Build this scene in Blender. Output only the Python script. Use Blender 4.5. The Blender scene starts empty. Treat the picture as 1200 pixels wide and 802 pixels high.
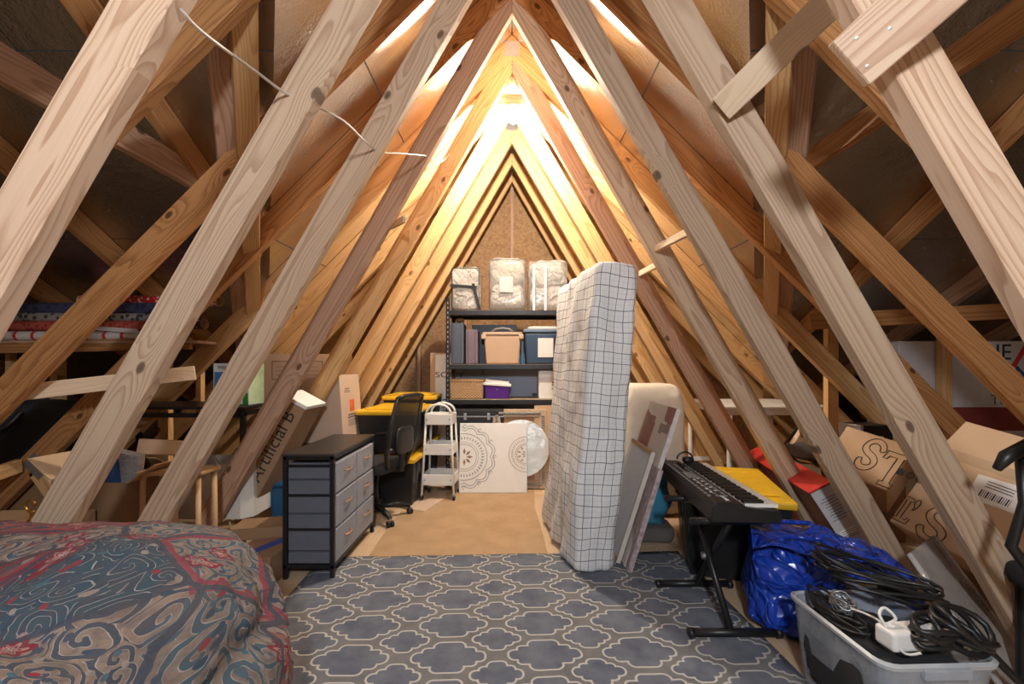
import bpy, bmesh, math, random
from mathutils import Vector, Matrix, noise
C = bpy.context.scene.collection
S = bpy.context.scene
random.seed(7)
F, CZ = 522.0, 1.25            # focal length in pixels of the 1200 px frame, eye height

# ------------------------------------------------------------------ camera, light, exposure
cam = bpy.data.cameras.new('camera'); cam_o = bpy.data.objects.new('camera', cam); C.objects.link(cam_o)
cam.sensor_width = 36; cam.lens = 36 * F / 1200; cam.shift_y = 28 / 1200; cam.clip_start = .02
cam_o.location = (0, 0, CZ); cam_o.rotation_euler = (math.pi / 2, 0, 0)
S.camera = cam_o
w = bpy.data.worlds.new('dim_night'); S.world = w; w.use_nodes = True
w.node_tree.nodes['Background'].inputs[0].default_value = (.5, .6, .8, 1)
w.node_tree.nodes['Background'].inputs[1].default_value = .05
S.view_settings.view_transform = 'Standard'; S.view_settings.look = 'None'
S.view_settings.gamma = 1; S.view_settings.use_curve_mapping = False
S.view_settings.exposure = 0.40
BULB_WARM, FILL_NEAR = 2700.0, 350.0

def P(px, py, d):              # the point that stands at depth d behind pixel (px, py)
    return Vector(((px - 600) * d / F, d, CZ + (429 - py) * d / F))

# ------------------------------------------------------------------ node helpers
def new_mat(name):
    m = bpy.data.materials.new(name); m.use_nodes = True
    nt = m.node_tree; nt.nodes.clear()
    out = nt.nodes.new('ShaderNodeOutputMaterial'); b = nt.nodes.new('ShaderNodeBsdfPrincipled')
    nt.links.new(b.outputs[0], out.inputs[0])
    return m, nt, b, out
def N(nt, typ, **kw):
    n = nt.nodes.new('ShaderNode' + typ)
    for k, v in kw.items(): setattr(n, k, v)
    return n
def L(nt, a, b): nt.links.new(a, b)
def setin(nt, sock, v):
    if hasattr(v, 'is_linked'): nt.links.new(v, sock)
    else: sock.default_value = v
def MA(nt, op, a, b=None, c=None):
    n = N(nt, 'Math', operation=op); setin(nt, n.inputs[0], a)
    if b is not None: setin(nt, n.inputs[1], b)
    if c is not None: setin(nt, n.inputs[2], c)
    return n.outputs[0]
def MIX(nt, f, a, b, blend='MIX'):
    n = N(nt, 'Mix', data_type='RGBA', blend_type=blend)
    setin(nt, n.inputs[0], f)
    for i, v in ((6, a), (7, b)):
        if isinstance(v, tuple): v = (v[0], v[1], v[2], 1)
        setin(nt, n.inputs[i], v)
    return n.outputs[2]
def RAMP(nt, f, stops, interp='LINEAR'):
    n = N(nt, 'ValToRGB'); n.color_ramp.interpolation = interp
    e = n.color_ramp.elements
    while len(e) < len(stops): e.new(.5)
    for i, (p, c) in enumerate(stops):
        e[i].position = p; e[i].color = (c[0], c[1], c[2], 1) if isinstance(c, tuple) else (c, c, c, 1)
    L(nt, f, n.inputs[0]); return n.outputs[0]
def NOISE(nt, vec, scale, detail=3, rough=.5, dist=0):
    n = N(nt, 'TexNoise'); n.inputs['Scale'].default_value = scale; n.inputs['Detail'].default_value = detail
    n.inputs['Roughness'].default_value = rough; n.inputs['Distortion'].default_value = dist
    if vec is not None: L(nt, vec, n.inputs['Vector'])
    return n.outputs[0]
def SEP(nt, v):
    n = N(nt, 'SeparateXYZ'); L(nt, v, n.inputs[0]); return n.outputs
def COMB(nt, x, y, z):
    n = N(nt, 'CombineXYZ')
    for i, v in enumerate((x, y, z)): setin(nt, n.inputs[i], v)
    return n.outputs[0]
def OBJ(nt): return N(nt, 'TexCoord').outputs['Object']
def UVC(nt): return N(nt, 'TexCoord').outputs['UV']
def BUMP(nt, b, h, strength=.3, dist=.01):
    n = N(nt, 'Bump'); n.inputs['Strength'].default_value = strength; n.inputs['Distance'].default_value = dist
    L(nt, h, n.inputs['Height']); L(nt, n.outputs[0], b.inputs['Normal'])

def pm(name, col, rough=.6, metal=0, var=.12, scale=14, bump=0, bscale=60, emit=0, spec=None, bdist=.004):
    m, nt, b, out = new_mat(name)
    v = OBJ(nt); f = NOISE(nt, v, scale)
    lo = tuple(max(0, c * (1 - var)) for c in col); hi = tuple(min(1, c * (1 + var)) for c in col)
    L(nt, MIX(nt, f, lo, hi), b.inputs['Base Color'])
    b.inputs['Roughness'].default_value = rough; b.inputs['Metallic'].default_value = metal
    if spec is not None: b.inputs['Specular IOR Level'].default_value = spec
    if bump: BUMP(nt, b, NOISE(nt, v, bscale, 4), bump, bdist)
    if emit:
        b.inputs['Emission Color'].default_value = (*col, 1); b.inputs['Emission Strength'].default_value = emit
    return m

def wood(name, light, dark, grey=0.0, ring=.014, knots=True, rough=.62):
    """plain-sawn pine: rings of a log cut along local X, with knots"""
    m, nt, b, out = new_mat(name)
    rnd = N(nt, 'ObjectInfo').outputs['Random']
    o = SEP(nt, OBJ(nt))
    x = MA(nt, 'ADD', o[0], MA(nt, 'MULTIPLY', rnd, 53.0))
    y, z = o[1], o[2]
    vlong = COMB(nt, MA(nt, 'MULTIPLY', x, .55), MA(nt, 'MULTIPLY', y, 4.), MA(nt, 'MULTIPLY', z, 4.))
    n1 = NOISE(nt, vlong, 1.6, 2)
    vor = N(nt, 'TexVoronoi', voronoi_dimensions='2D'); vor.inputs['Scale'].default_value = 1
    L(nt, COMB(nt, MA(nt, 'MULTIPLY', x, 2.3), MA(nt, 'MULTIPLY', y, 4.2), 0.), vor.inputs['Vector'])
    kd = vor.outputs['Distance']; isk = MA(nt, 'GREATER_THAN', SEP(nt, vor.outputs['Color'])[0], .68)
    kfall = MA(nt, 'POWER', MA(nt, 'MAXIMUM', MA(nt, 'SUBTRACT', 1., MA(nt, 'MULTIPLY', kd, 2.2)), 0.), 2.)
    kfall = MA(nt, 'MULTIPLY', kfall, isk)
    yy = MA(nt, 'ADD', MA(nt, 'ADD', y, MA(nt, 'MULTIPLY', MA(nt, 'SUBTRACT', rnd, .5), .09)), MA(nt, 'MULTIPLY', MA(nt, 'SUBTRACT', n1, .5), .17))
    zz = MA(nt, 'ADD', MA(nt, 'ADD', z, .052), MA(nt, 'MULTIPLY', MA(nt, 'SUBTRACT', n1, .5), .09))
    r = MA(nt, 'SQRT', MA(nt, 'ADD', MA(nt, 'MULTIPLY', yy, yy), MA(nt, 'MULTIPLY', zz, zz)))
    r = MA(nt, 'ADD', r, MA(nt, 'MULTIPLY', kfall, .045))
    ph = MA(nt, 'FRACT', MA(nt, 'DIVIDE', r, ring))
    lw = RAMP(nt, ph, [(0, 0.05), (.45, .2), (.82, .85), (.93, 1.), (1, .05)])
    fib = NOISE(nt, COMB(nt, MA(nt, 'MULTIPLY', x, 3.), MA(nt, 'MULTIPLY', y, 160.), MA(nt, 'MULTIPLY', z, 160.)), 1., 2)
    f = MA(nt, 'ADD', MA(nt, 'MULTIPLY', lw, .82), MA(nt, 'MULTIPLY', MA(nt, 'SUBTRACT', fib, .35), .45))
    col = MIX(nt, f, light, dark)
    big = NOISE(nt, vlong, .8, 2)
    col = MIX(nt, MA(nt, 'MULTIPLY', big, .35), col, tuple(c * .72 for c in light))
    if knots:
        k = MA(nt, 'MULTIPLY', RAMP(nt, kd, [(0, 1.), (.05, .85), (.07, 0.)]), isk)
        col = MIX(nt, k, col, tuple(c * .35 for c in dark))
    hs = N(nt, 'HueSaturation'); L(nt, col, hs.inputs['Color'])
    L(nt, MA(nt, 'ADD', .88, MA(nt, 'MULTIPLY', rnd, .24)), hs.inputs['Value'])
    hs.inputs['Saturation'].default_value = 1 - grey
    L(nt, hs.outputs[0], b.inputs['Base Color'])
    b.inputs['Roughness'].default_value = rough; b.inputs['Specular IOR Level'].default_value = .3
    BUMP(nt, b, f, .12, .003)
    return m

W_PALE = wood('pine_pale', (.70, .50, .35), (.42, .22, .12), .05)
W_GREY = wood('pine_weathered', (.60, .44, .30), (.36, .21, .125), .06)
W_ROSE = wood('pine_rosy', (.56, .35, .23), (.33, .16, .085), .05)
W_PINE = wood('pine', (.72, .46, .22), (.48, .24, .08))
W_ORANGE = wood('pine_orange', (.52, .26, .10), (.26, .095, .03))
W_WHITE = wood('pine_fresh', (.74, .56, .38), (.62, .43, .26), .1)
W_LEGS = wood('light_oak', (.62, .40, .22), (.5, .3, .15), 0, .006, False)

def osb_mat(name, c0, c1, c2):
    m, nt, b, out = new_mat(name)
    v = OBJ(nt)
    mp = N(nt, 'Mapping'); L(nt, v, mp.inputs[0]); mp.inputs['Scale'].default_value = (1, 1, 1)
    wv = N(nt, 'TexVoronoi'); wv.inputs['Scale'].default_value = 34; wv.inputs['Randomness'].default_value = 1
    d = N(nt, 'TexNoise'); d.inputs['Scale'].default_value = 9; L(nt, v, d.inputs['Vector'])
    L(nt, MIX(nt, .12, mp.outputs[0], d.outputs[1], 'ADD'), wv.inputs['Vector'])
    s = SEP(nt, wv.outputs['Color'])
    col = RAMP(nt, s[0], [(0, c0), (.5, c1), (1, c2)])
    L(nt, MIX(nt, NOISE(nt, v, 120, 2), col, c0), b.inputs['Base Color'])
    b.inputs['Roughness'].default_value = .75
    BUMP(nt, b, s[0], .2, .003)
    return m
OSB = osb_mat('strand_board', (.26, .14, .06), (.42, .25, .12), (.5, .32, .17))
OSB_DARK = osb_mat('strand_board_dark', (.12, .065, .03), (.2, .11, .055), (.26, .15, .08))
PLY = wood('floor_plywood', (.62, .45, .29), (.5, .33, .19), .05, .02, False)

def foil_mat(name, c0, c1, metal, r0, r1, crinkle):
    m, nt, b, out = new_mat(name)
    v = OBJ(nt); s = SEP(nt, v)
    n = NOISE(nt, v, 4, 3)
    scrim = MA(nt, 'MAXIMUM', *[MA(nt, 'LESS_THAN', MA(nt, 'FRACT', MA(nt, 'MULTIPLY', c, 80.)), .18) for c in (s[0], s[1])])
    L(nt, MIX(nt, MA(nt, 'MULTIPLY', scrim, .25), MIX(nt, n, c0, c1), (.45, .42, .38)), b.inputs['Base Color'])
    b.inputs['Metallic'].default_value = metal
    L(nt, RAMP(nt, NOISE(nt, v, 7, 3), [(.3, r0), (.7, r1)]), b.inputs['Roughness'])
    cr = MA(nt, 'ADD', MA(nt, 'ADD', MA(nt, 'MULTIPLY', NOISE(nt, v, 60, 4, .6), .8), MA(nt, 'MULTIPLY', NOISE(nt, v, 14, 2), .9)), MA(nt, 'MULTIPLY', NOISE(nt, v, 4, 2, .5, .6), 2.0))
    BUMP(nt, b, cr, crinkle, .014)
    return m
FOIL = foil_mat('foil_gable', (.84, .84, .84), (.95, .95, .95), 1., .16, .27, .22)
FOIL_SHADED = foil_mat('foil_shaded', (.40, .38, .36), (.55, .53, .50), 1., .14, .26, .35)  # same foil, with the shade of the main roof put into its colour

def plastic_clear(name, tint, amount=.25, rough=.15):
    m, nt, b, out = new_mat(name)
    b.inputs['Base Color'].default_value = (*tint, 1); b.inputs['Roughness'].default_value = rough
    tr = N(nt, 'BsdfTransparent'); tr.inputs[0].default_value = (*[.5 + .5 * c for c in tint], 1)
    mx = N(nt, 'MixShader'); f = NOISE(nt, OBJ(nt), 6, 3)
    L(nt, RAMP(nt, f, [(.3, amount * .7), (.7, min(1, amount * 1.3))]), mx.inputs[0])
    L(nt, tr.outputs[0], mx.inputs[1]); L(nt, b.outputs[0], mx.inputs[2]); L(nt, mx.outputs[0], out.inputs[0])
    return m
def mesh_fabric(name, col, pitch=.004):
    m, nt, b, out = new_mat(name)
    b.inputs['Base Color'].default_value = (*col, 1); b.inputs['Roughness'].default_value = .7
    s = SEP(nt, OBJ(nt))
    f = MA(nt, 'MAXIMUM', *[MA(nt, 'GREATER_THAN', MA(nt, 'FRACT', MA(nt, 'DIVIDE', c, pitch)), .45) for c in (s[0], s[2])])
    tr = N(nt, 'BsdfTransparent'); mx = N(nt, 'MixShader')
    L(nt, f, mx.inputs[0]); L(nt, tr.outputs[0], mx.inputs[1]); L(nt, b.outputs[0], mx.inputs[2]); L(nt, mx.outputs[0], out.inputs[0])
    return m

BLACK = pm('black_plastic', (.012, .012, .013), .42)
BLACKM = pm('black_metal', (.016, .016, .018), .38, .3)
BLACKF = pm('black_fabric', (.018, .018, .02), .9, bump=.3, bscale=300)
TOTE_BLACK = pm('black_tote_plastic', (.014, .015, .017), .35, bump=.1, bscale=120)
YELLOW = pm('yellow_lid_plastic', (.72, .43, .018), .4, var=.08)
WHITEP = pm('white_paint', (.78, .77, .75), .4, var=.04)
WHITEF = pm('white_fabric', (.62, .60, .56), .9, var=.06, bump=.25, bscale=260)
CREAM = pm('cream_fabric', (.60, .53, .44), .9, var=.1, bump=.25, bscale=200)
CARD = pm('cardboard', (.55, .375, .235), .8, var=.08, scale=5, bump=.06, bscale=90)
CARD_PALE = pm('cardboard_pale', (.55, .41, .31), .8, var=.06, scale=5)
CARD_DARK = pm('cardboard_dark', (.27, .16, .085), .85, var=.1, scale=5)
CARD_IN = pm('cardboard_inside', (.38, .24, .13), .9, var=.1, scale=5)
INK = pm('black_ink', (.02, .02, .02), .6)
INKB = pm('blue_ink', (.03, .06, .22), .6)
INKG = pm('grey_ink', (.10, .10, .12), .6)
ORANGE = pm('orange_ink', (.62, .12, .03), .6)
RED = pm('red_plastic', (.60, .035, .03), .45)
MAROON = pm('maroon_print', (.22, .035, .03), .55)
STEEL = pm('steel', (.42, .43, .45), .35, .9)
BRASS = pm('brass', (.62, .36, .10), .3, .9)
PAPERW = pm('white_paper', (.80, .79, .77), .7, var=.03)
SLATE = pm('slate_fabric', (.105, .115, .145), .9, var=.12, bump=.35, bscale=350)
SLATE_L = pm('light_slate_fabric', (.255, .27, .32), .9, var=.1, bump=.35, bscale=350)
BLUE_TAPE = pm('blue_tape', (.02, .07, .38), .35, bump=.2, bscale=30)
BLUE_BIN = pm('blue_plastic', (.012, .09, .19), .35)
def crumple(name, c0, c1, rough=.25):
    m, nt, b, out = new_mat(name); v = OBJ(nt)
    d = N(nt, 'TexNoise'); d.inputs['Scale'].default_value = 4; L(nt, v, d.inputs['Vector'])
    w_ = MIX(nt, .25, v, d.outputs[1], 'ADD'); h = None
    for sc_ in (7., 15.):
        vo = N(nt, 'TexVoronoi', feature='DISTANCE_TO_EDGE'); vo.inputs['Scale'].default_value = sc_; L(nt, w_, vo.inputs['Vector'])
        q = MA(nt, 'MULTIPLY', MA(nt, 'MINIMUM', vo.outputs['Distance'], .25), 7. / sc_ * 2.2); h = q if h is None else MA(nt, 'ADD', h, q)
    L(nt, MIX(nt, NOISE(nt, v, 5, 3), c0, c1), b.inputs['Base Color']); b.inputs['Roughness'].default_value = rough
    BUMP(nt, b, h, .9, .04); return m
BLUE_BAG = crumple('blue_woven_plastic', (.008, .03, .30), (.015, .07, .50))
TEAL_BAG = pm('teal_plastic_bag', (.06, .27, .42), .3, bump=.4, bscale=25, bdist=.01)
NAVY = pm('navy_plastic', (.018, .03, .06), .4)
NAVY2 = pm('dusty_navy_fabric', (.07, .09, .13), .8)
MAUVE = pm('mauve_fabric', (.17, .13, .17), .85)
PURPLE = pm('purple_plastic', (.09, .018, .26), .4)
TAN = pm('tan_plastic', (.52, .36, .24), .5, var=.05)
BULBM = pm('glowing_bulb_warm', (1., .87, .70), .4, emit=BULB_WARM, var=0)
FILLN = pm('glowing_fill_neutral', (.90, .95, 1.), .4, emit=FILL_NEAR, var=0)
GREYPLATE = pm('galvanised_plate', (.38, .40, .42), .42, .8, var=.25, scale=60, bump=.3, bscale=120)
WIRE = pm('white_cable_sheath', (.72, .68, .62), .45)

# ------------------------------------------------------------------ mesh helpers
class MB:
    def __init__(s): s.v = []; s.f = []; s.uv = None
    def add(s, vs, fs):
        n = len(s.v); s.v += [Vector(v) for v in vs]; s.f += [tuple(i + n for i in f) for f in fs]; return s
    def box(s, c, d, R=None):
        c = Vector(c); h = Vector(d) / 2
        vs = [Vector((x * h.x, y * h.y, z * h.z)) for x in (-1, 1) for y in (-1, 1) for z in (-1, 1)]
        if R is not None: vs = [R @ v for v in vs]
        return s.add([c + v for v in vs], [(0, 1, 3, 2), (4, 6, 7, 5), (0, 4, 5, 1), (2, 3, 7, 6), (0, 2, 6, 4), (1, 5, 7, 3)])
    def frus(s, c, d0, d1, h):
        x, y, z = c
        vs = [(x + sx * d0[0] / 2, y + sy * d0[1] / 2, z) for sx, sy in ((-1, -1), (1, -1), (1, 1), (-1, 1))]
        vs += [(x + sx * d1[0] / 2, y + sy * d1[1] / 2, z + h) for sx, sy in ((-1, -1), (1, -1), (1, 1), (-1, 1))]
        return s.add(vs, [(3, 2, 1, 0), (4, 5, 6, 7)] + [(i, (i + 1) % 4, 4 + (i + 1) % 4, 4 + i) for i in range(4)])
    def prism(s, poly, a, b):          # poly: list of Vectors (planar), extruded from +a to +b (vectors)
        n = len(poly)
        return s.add([p + a for p in poly] + [p + b for p in poly],
                     [tuple(range(n - 1, -1, -1)), tuple(range(n, 2 * n))] + [(i, (i + 1) % n, n + (i + 1) % n, n + i) for i in range(n)])
    def tube(s, pts, r, n=8, closed=False, cap=True):
        pts = [Vector(p) for p in pts]; m = len(pts); rings = []
        up = Vector((0, 0, 1)); prev = None
        for i, p in enumerate(pts):
            if closed: t = pts[(i + 1) % m] - pts[i - 1]
            else: t = pts[min(i + 1, m - 1)] - pts[max(i - 1, 0)]
            t.normalize()
            a = (prev - t * prev.dot(t)) if prev is not None else (up.cross(t) if abs(t.z) < .95 else Vector((1, 0, 0)).cross(t))
            if a.length < 1e-6: a = t.orthogonal()
            a.normalize(); prev = a; bb = t.cross(a)
            rr = r[i] if isinstance(r, (list, tuple)) else r
            rings.append([p + (a * math.cos(2 * math.pi * k / n) + bb * math.sin(2 * math.pi * k / n)) * rr for k in range(n)])
        fs = []
        for i in range(m if closed else m - 1):
            j = (i + 1) % m
            fs += [(i * n + k, i * n + (k + 1) % n, j * n + (k + 1) % n, j * n + k) for k in range(n)]
        if not closed and cap: fs += [tuple(range(n - 1, -1, -1)), tuple((m - 1) * n + k for k in range(n))]
        return s.add([v for rg in rings for v in rg], fs)
    def lathe(s, prof, c=(0, 0, 0), R=None, n=20):
        c = Vector(c); vs = []
        for r, z in prof:
            for k in range(n):
                v = Vector((r * math.cos(2 * math.pi * k / n), r * math.sin(2 * math.pi * k / n), z))
                vs.append(c + (R @ v if R is not None else v))
        m = len(prof); fs = []
        for i in range(m - 1): fs += [(i * n + k, i * n + (k + 1) % n, (i + 1) * n + (k + 1) % n, (i + 1) * n + k) for k in range(n)]
        if prof[0][0] > 1e-5: fs.append(tuple(range(n - 1, -1, -1)))
        if prof[-1][0] > 1e-5: fs.append(tuple((m - 1) * n + k for k in range(n)))
        return s.add(vs, fs)
    def blob(s, c, d, e=.5, e2=None, nu=36, nv=20, amp=0, fs=6, seed=0, R=None, fn=None):
        """superellipsoid cushion with size d; small e = boxy"""
        e2 = e2 or e; c = Vector(c); vs = []; so = Vector((seed * 3.1, seed * 1.7, seed * 2.3))
        def pw(x, k): return math.copysign(abs(x) ** k, x)
        for i in range(nv + 1):
            ph = -math.pi / 2 + math.pi * i / nv
            for k in range(nu):
                th = 2 * math.pi * k / nu
                v = Vector((pw(math.cos(ph), e2) * pw(math.cos(th), e) * d[0] / 2, pw(math.cos(ph), e2) * pw(math.sin(th), e) * d[1] / 2, pw(math.sin(ph), e2) * d[2] / 2))
                if amp: v *= 1 + amp * noise.fractal(v * fs + so, 1., 2., 4) / max(.2, 1)
                if fn: v = fn(v)
                vs.append(c + (R @ v if R is not None else v))
        fs_ = []
        for i in range(nv): fs_ += [(i * nu + k, i * nu + (k + 1) % nu, (i + 1) * nu + (k + 1) % nu, (i + 1) * nu + k) for k in range(nu)]
        return s.add(vs, fs_)
    def build(s, name, mat, parent=None, bevel=0, smooth=False, seg=1, uv=None):
        me = bpy.data.meshes.new(name); me.from_pydata([tuple(v) for v in s.v], [], s.f)
        bm = bmesh.new(); bm.from_mesh(me)
        if smooth or bevel: bmesh.ops.remove_doubles(bm, verts=bm.verts, dist=1e-6)
        bmesh.ops.recalc_face_normals(bm, faces=bm.faces)
        if bevel: bmesh.ops.bevel(bm, geom=[e for e in bm.edges if len(e.link_faces) == 2 and e.calc_face_angle(0) > .5], offset=bevel, segments=seg, affect='EDGES', profile=.5)
        bm.to_mesh(me); bm.free()
        if smooth:
            for p in me.polygons: p.use_smooth = True
        me.materials.append(mat)
        o = bpy.data.objects.new(name, me); C.objects.link(o)
        if parent: o.parent = parent
        return o

def tag(o, label, cat, group=None, kind=None):
    o['label'] = label; o['category'] = cat
    if group: o['group'] = group
    if kind: o['kind'] = kind
    return o
def thing(name, label, cat, loc=(0, 0, 0), rz=0, group=None, R=None):
    o = bpy.data.objects.new(name, None); C.objects.link(o); o.empty_display_size = .1
    o.location = loc
    if R is not None: o.rotation_euler = R.to_euler()
    else: o.rotation_euler = (0, 0, rz)
    return tag(o, label, cat, group)
def struct(name, loc=(0, 0, 0)):
    o = bpy.data.objects.new(name, None); C.objects.link(o); o.location = loc; o['kind'] = 'structure'; return o
def axes(u, v):                        # rotation with local X along u, local Y towards v
    u = Vector(u).normalized(); v = Vector(v); v = (v - u * v.dot(u)).normalized(); n = u.cross(v)
    return Matrix((u, v, n)).transposed()
def put(o, loc, R): o.matrix_local = Matrix.Translation(Vector(loc)) @ R.to_4x4(); return o
def text(name, body, size, loc, R, mat, parent, ex=.0006, align='CENTER', sx=1):
    cu = bpy.data.curves.new(name, 'FONT'); cu.body = body; cu.size = size; cu.extrude = ex; cu.align_x = align; cu.align_y = 'CENTER'
    tmp = bpy.data.objects.new('tmp', cu); C.objects.link(tmp)
    me = bpy.data.meshes.new_from_object(tmp); bpy.data.objects.remove(tmp); bpy.data.curves.remove(cu)
    me.materials.clear(); me.materials.append(mat)
    o = bpy.data.objects.new(name, me); C.objects.link(o); o.parent = parent
    o.matrix_local = Matrix.Translation(Vector(loc)) @ R.to_4x4() @ Matrix.Diagonal((sx, 1, 1, 1)); return o
R_FRONT = axes((1, 0, 0), (0, 0, 1))            # lettering facing the camera (-Y)
R_RIGHT = axes((0, 1, 0), (0, 0, 1))            # lettering facing +X
def board(name, poly, thick, along, mat, parent, base=(0, 0, 0), face=(0, -1, 0), bevel=.003):
    """lumber: planar outline (world points) extruded away from the face direction, local X along the grain"""
    poly = [Vector(p) for p in poly]; face = Vector(face).normalized()
    cen = sum(poly, Vector()) / len(poly); R = axes(along, face.cross(Vector(along))); Ri = R.transposed()
    mb = MB().prism([Ri @ (p - cen) for p in poly], Vector((0, 0, 0)), Ri @ (-face * thick))
    o = mb.build(name, mat, parent, bevel)
    return put(o, cen - Vector(base), R)
def stick(name, p0, p1, wd, th, mat, parent=None, base=(0, 0, 0), side=(0, 0, 1), bevel=.003):
    """straight timber from p0 to p1; wd across `side`, th the other way"""
    p0 = Vector(p0); p1 = Vector(p1); R = axes(p1 - p0, side)
    o = MB().box((0, 0, 0), ((p1 - p0).length, wd, th)).build(name, mat, parent, bevel)
    return put(o, (p0 + p1) / 2 - Vector(base), R)
def clip(poly, a, b, c):               # keep a*x + b*y <= c
    out = []
    for i in range(len(poly)):
        p, q = poly[i], poly[(i + 1) % len(poly)]
        fp, fq = a * p[0] + b * p[1] - c, a * q[0] + b * q[1] - c
        if fp <= 0: out.append(p)
        if (fp < 0 < fq) or (fq < 0 < fp):
            t = fp / (fp - fq); out.append((p[0] + (q[0] - p[0]) * t, p[1] + (q[1] - p[1]) * t))
    return out
def area(poly): return abs(sum(poly[i - 1][0] * poly[i][1] - poly[i][0] * poly[i - 1][1] for i in range(len(poly)))) / 2

# ------------------------------------------------------------------ the roof's geometry
HS, HC, HW = CZ + 2.645, CZ + 2.445, CZ + 2.34      # ridge of the sheathing, of the chords' underside, of the webs' inner edge
M0, PITCH = CZ + 2.70, .56                         # the main roof, falling away from the camera on both sides of the gable
TG = math.tan(math.radians(60))
DEPTHS = [1.12, 1.74, 2.38, 2.98, 3.58, 4.15, 4.70, 5.20, 5.68]
TH = .058; Y_END, X_SIDE, Y_BACK = 5.95, 5.4, -3.0
VAL = HS - M0

# floor of plywood sheets
floor = struct('floor')
sheets = []
xs = [-5.4 + 1.22 * i for i in range(10)]; ys = [-3 + 2.44 * j for j in range(5)]
for i, x in enumerate(xs):
    for j, y in enumerate(ys):
        yo = y - (1.22 if i % 2 else 0)
        x0, x1, y0, y1 = max(x, -5.4), min(x + 1.217, 5.4), max(yo, -3.), min(yo + 2.437, 6.)
        if x1 - x0 < .05 or y1 - y0 < .05: continue
        o = MB().box((0, 0, 0), (y1 - y0, x1 - x0, .02)).build('plywood_sheet', PLY, floor)
        put(o, ((x0 + x1) / 2, (y0 + y1) / 2, -.01), axes((0, 1, 0), (-1, 0, 0)))

# roof sheathing: foil-faced sheets of the gable and of the main roof, cut along the valley
ceiling = struct('ceiling')
def sheet(poly3, nrm, parent=ceiling, mat=FOIL, t=.015, name='sheathing_sheet'):
    cen = sum(poly3, Vector()) / len(poly3)
    u = (poly3[1] - poly3[0]).normalized(); R = axes(u, nrm.cross(u)); Ri = R.transposed(); n = Ri @ nrm.normalized()
    o = MB().prism([Ri @ (p - cen) for p in poly3], Vector(), n * t).build(name, mat, parent)
    return put(o, cen, R)
nails = MB()
def nail(p, n):
    n = n.normalized(); t = n.orthogonal().normalized(); b = n.cross(t); r = .0028
    nails.add([p + t * r, p - t * r * .5 + b * r, p - t * r * .5 - b * r, p + n * .02 + t * random.uniform(-.006, .006)], [(0, 1, 3), (1, 2, 3), (2, 0, 3)])
g = .0025
for sgn in (-1, 1):
    c45 = math.cos(math.pi / 4)
    for r in range(5):
        a0, a1 = r * 1.22 * c45, (r + 1) * 1.22 * c45
        for j in range(5):
            y0 = -.4 + 2.44 * j - (1.22 if r % 2 else 0); y1 = y0 + 2.44
            poly = [(a0 + g, y0 + g), (a1 - g, y0 + g), (a1 - g, y1 - g), (a0 + g, y1 - g)]
            poly = clip(poly, 1, -PITCH, VAL); poly = clip(poly, 0, 1, Y_END) if poly else poly
            if len(poly) < 3 or area(poly) < .004: continue
            sheet([Vector((sgn * x, y, HS - x)) for x, y in poly], Vector((sgn, 0, 1)))
            for k in range(int(area(poly) * 26)):
                x, y = random.uniform(a0, a1), random.choice([random.uniform(y0, y1), random.choice(DEPTHS) + random.uniform(-.06, .06)])
                if x < PITCH * y + VAL - .03 and y0 < y < min(y1, Y_END): nail(Vector((sgn * x, y, HS - x)), Vector((-sgn, 0, -1)))
    ca = 1 / math.hypot(1, PITCH)
    for r in range(-1, 6):
        b0, b1 = r * 1.22 * ca, (r + 1) * 1.22 * ca
        for j in range(4):
            x0 = -1.3 + 2.44 * j + (1.22 if r % 2 else 0); x1 = x0 + 2.44
            poly = [(max(x0, 0) + g, b0 + g), (x1 - g, b0 + g), (x1 - g, b1 - g), (max(x0, 0) + g, b1 - g)]
            poly = clip(poly, -1, PITCH, -VAL); poly = clip(poly, 0, 1, Y_END) if poly else poly
            poly = clip(poly, 1, 0, X_SIDE) if poly else poly; poly = clip(poly, 0, -1, 0) if poly else poly
            if len(poly) < 3 or area(poly) < .004: continue
            sheet([Vector((sgn * x, y, M0 - PITCH * y)) for x, y in poly], Vector((0, PITCH, 1)), mat=FOIL_SHADED)
            for k in range(int(area(poly) * 16)):
                x, y = random.uniform(x0, x1), random.uniform(b0, b1)
                if 0 < x and x > PITCH * y + VAL + .03 and x < X_SIDE and y < Y_END: nail(Vector((sgn * x, y, M0 - PITCH * y)), Vector((0, -PITCH, -1)))
# the half of the main roof behind the camera
for j in range(5):
    for r in range(3):
        x0, x1 = -X_SIDE + j * 2.16, -X_SIDE + (j + 1) * 2.16; y0, y1 = -r - g, -(r + 1) + g
        sheet([Vector((x, y, M0 + PITCH * y)) for x, y in ((x0 + g, y0), (x1 - g, y0), (x1 - g, y1), (x0 + g, y1))], Vector((0, -PITCH, 1)), mat=FOIL_SHADED)
o = nails.build('nail_points', STEEL, ceiling); o['kind'] = 'stuff'

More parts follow.
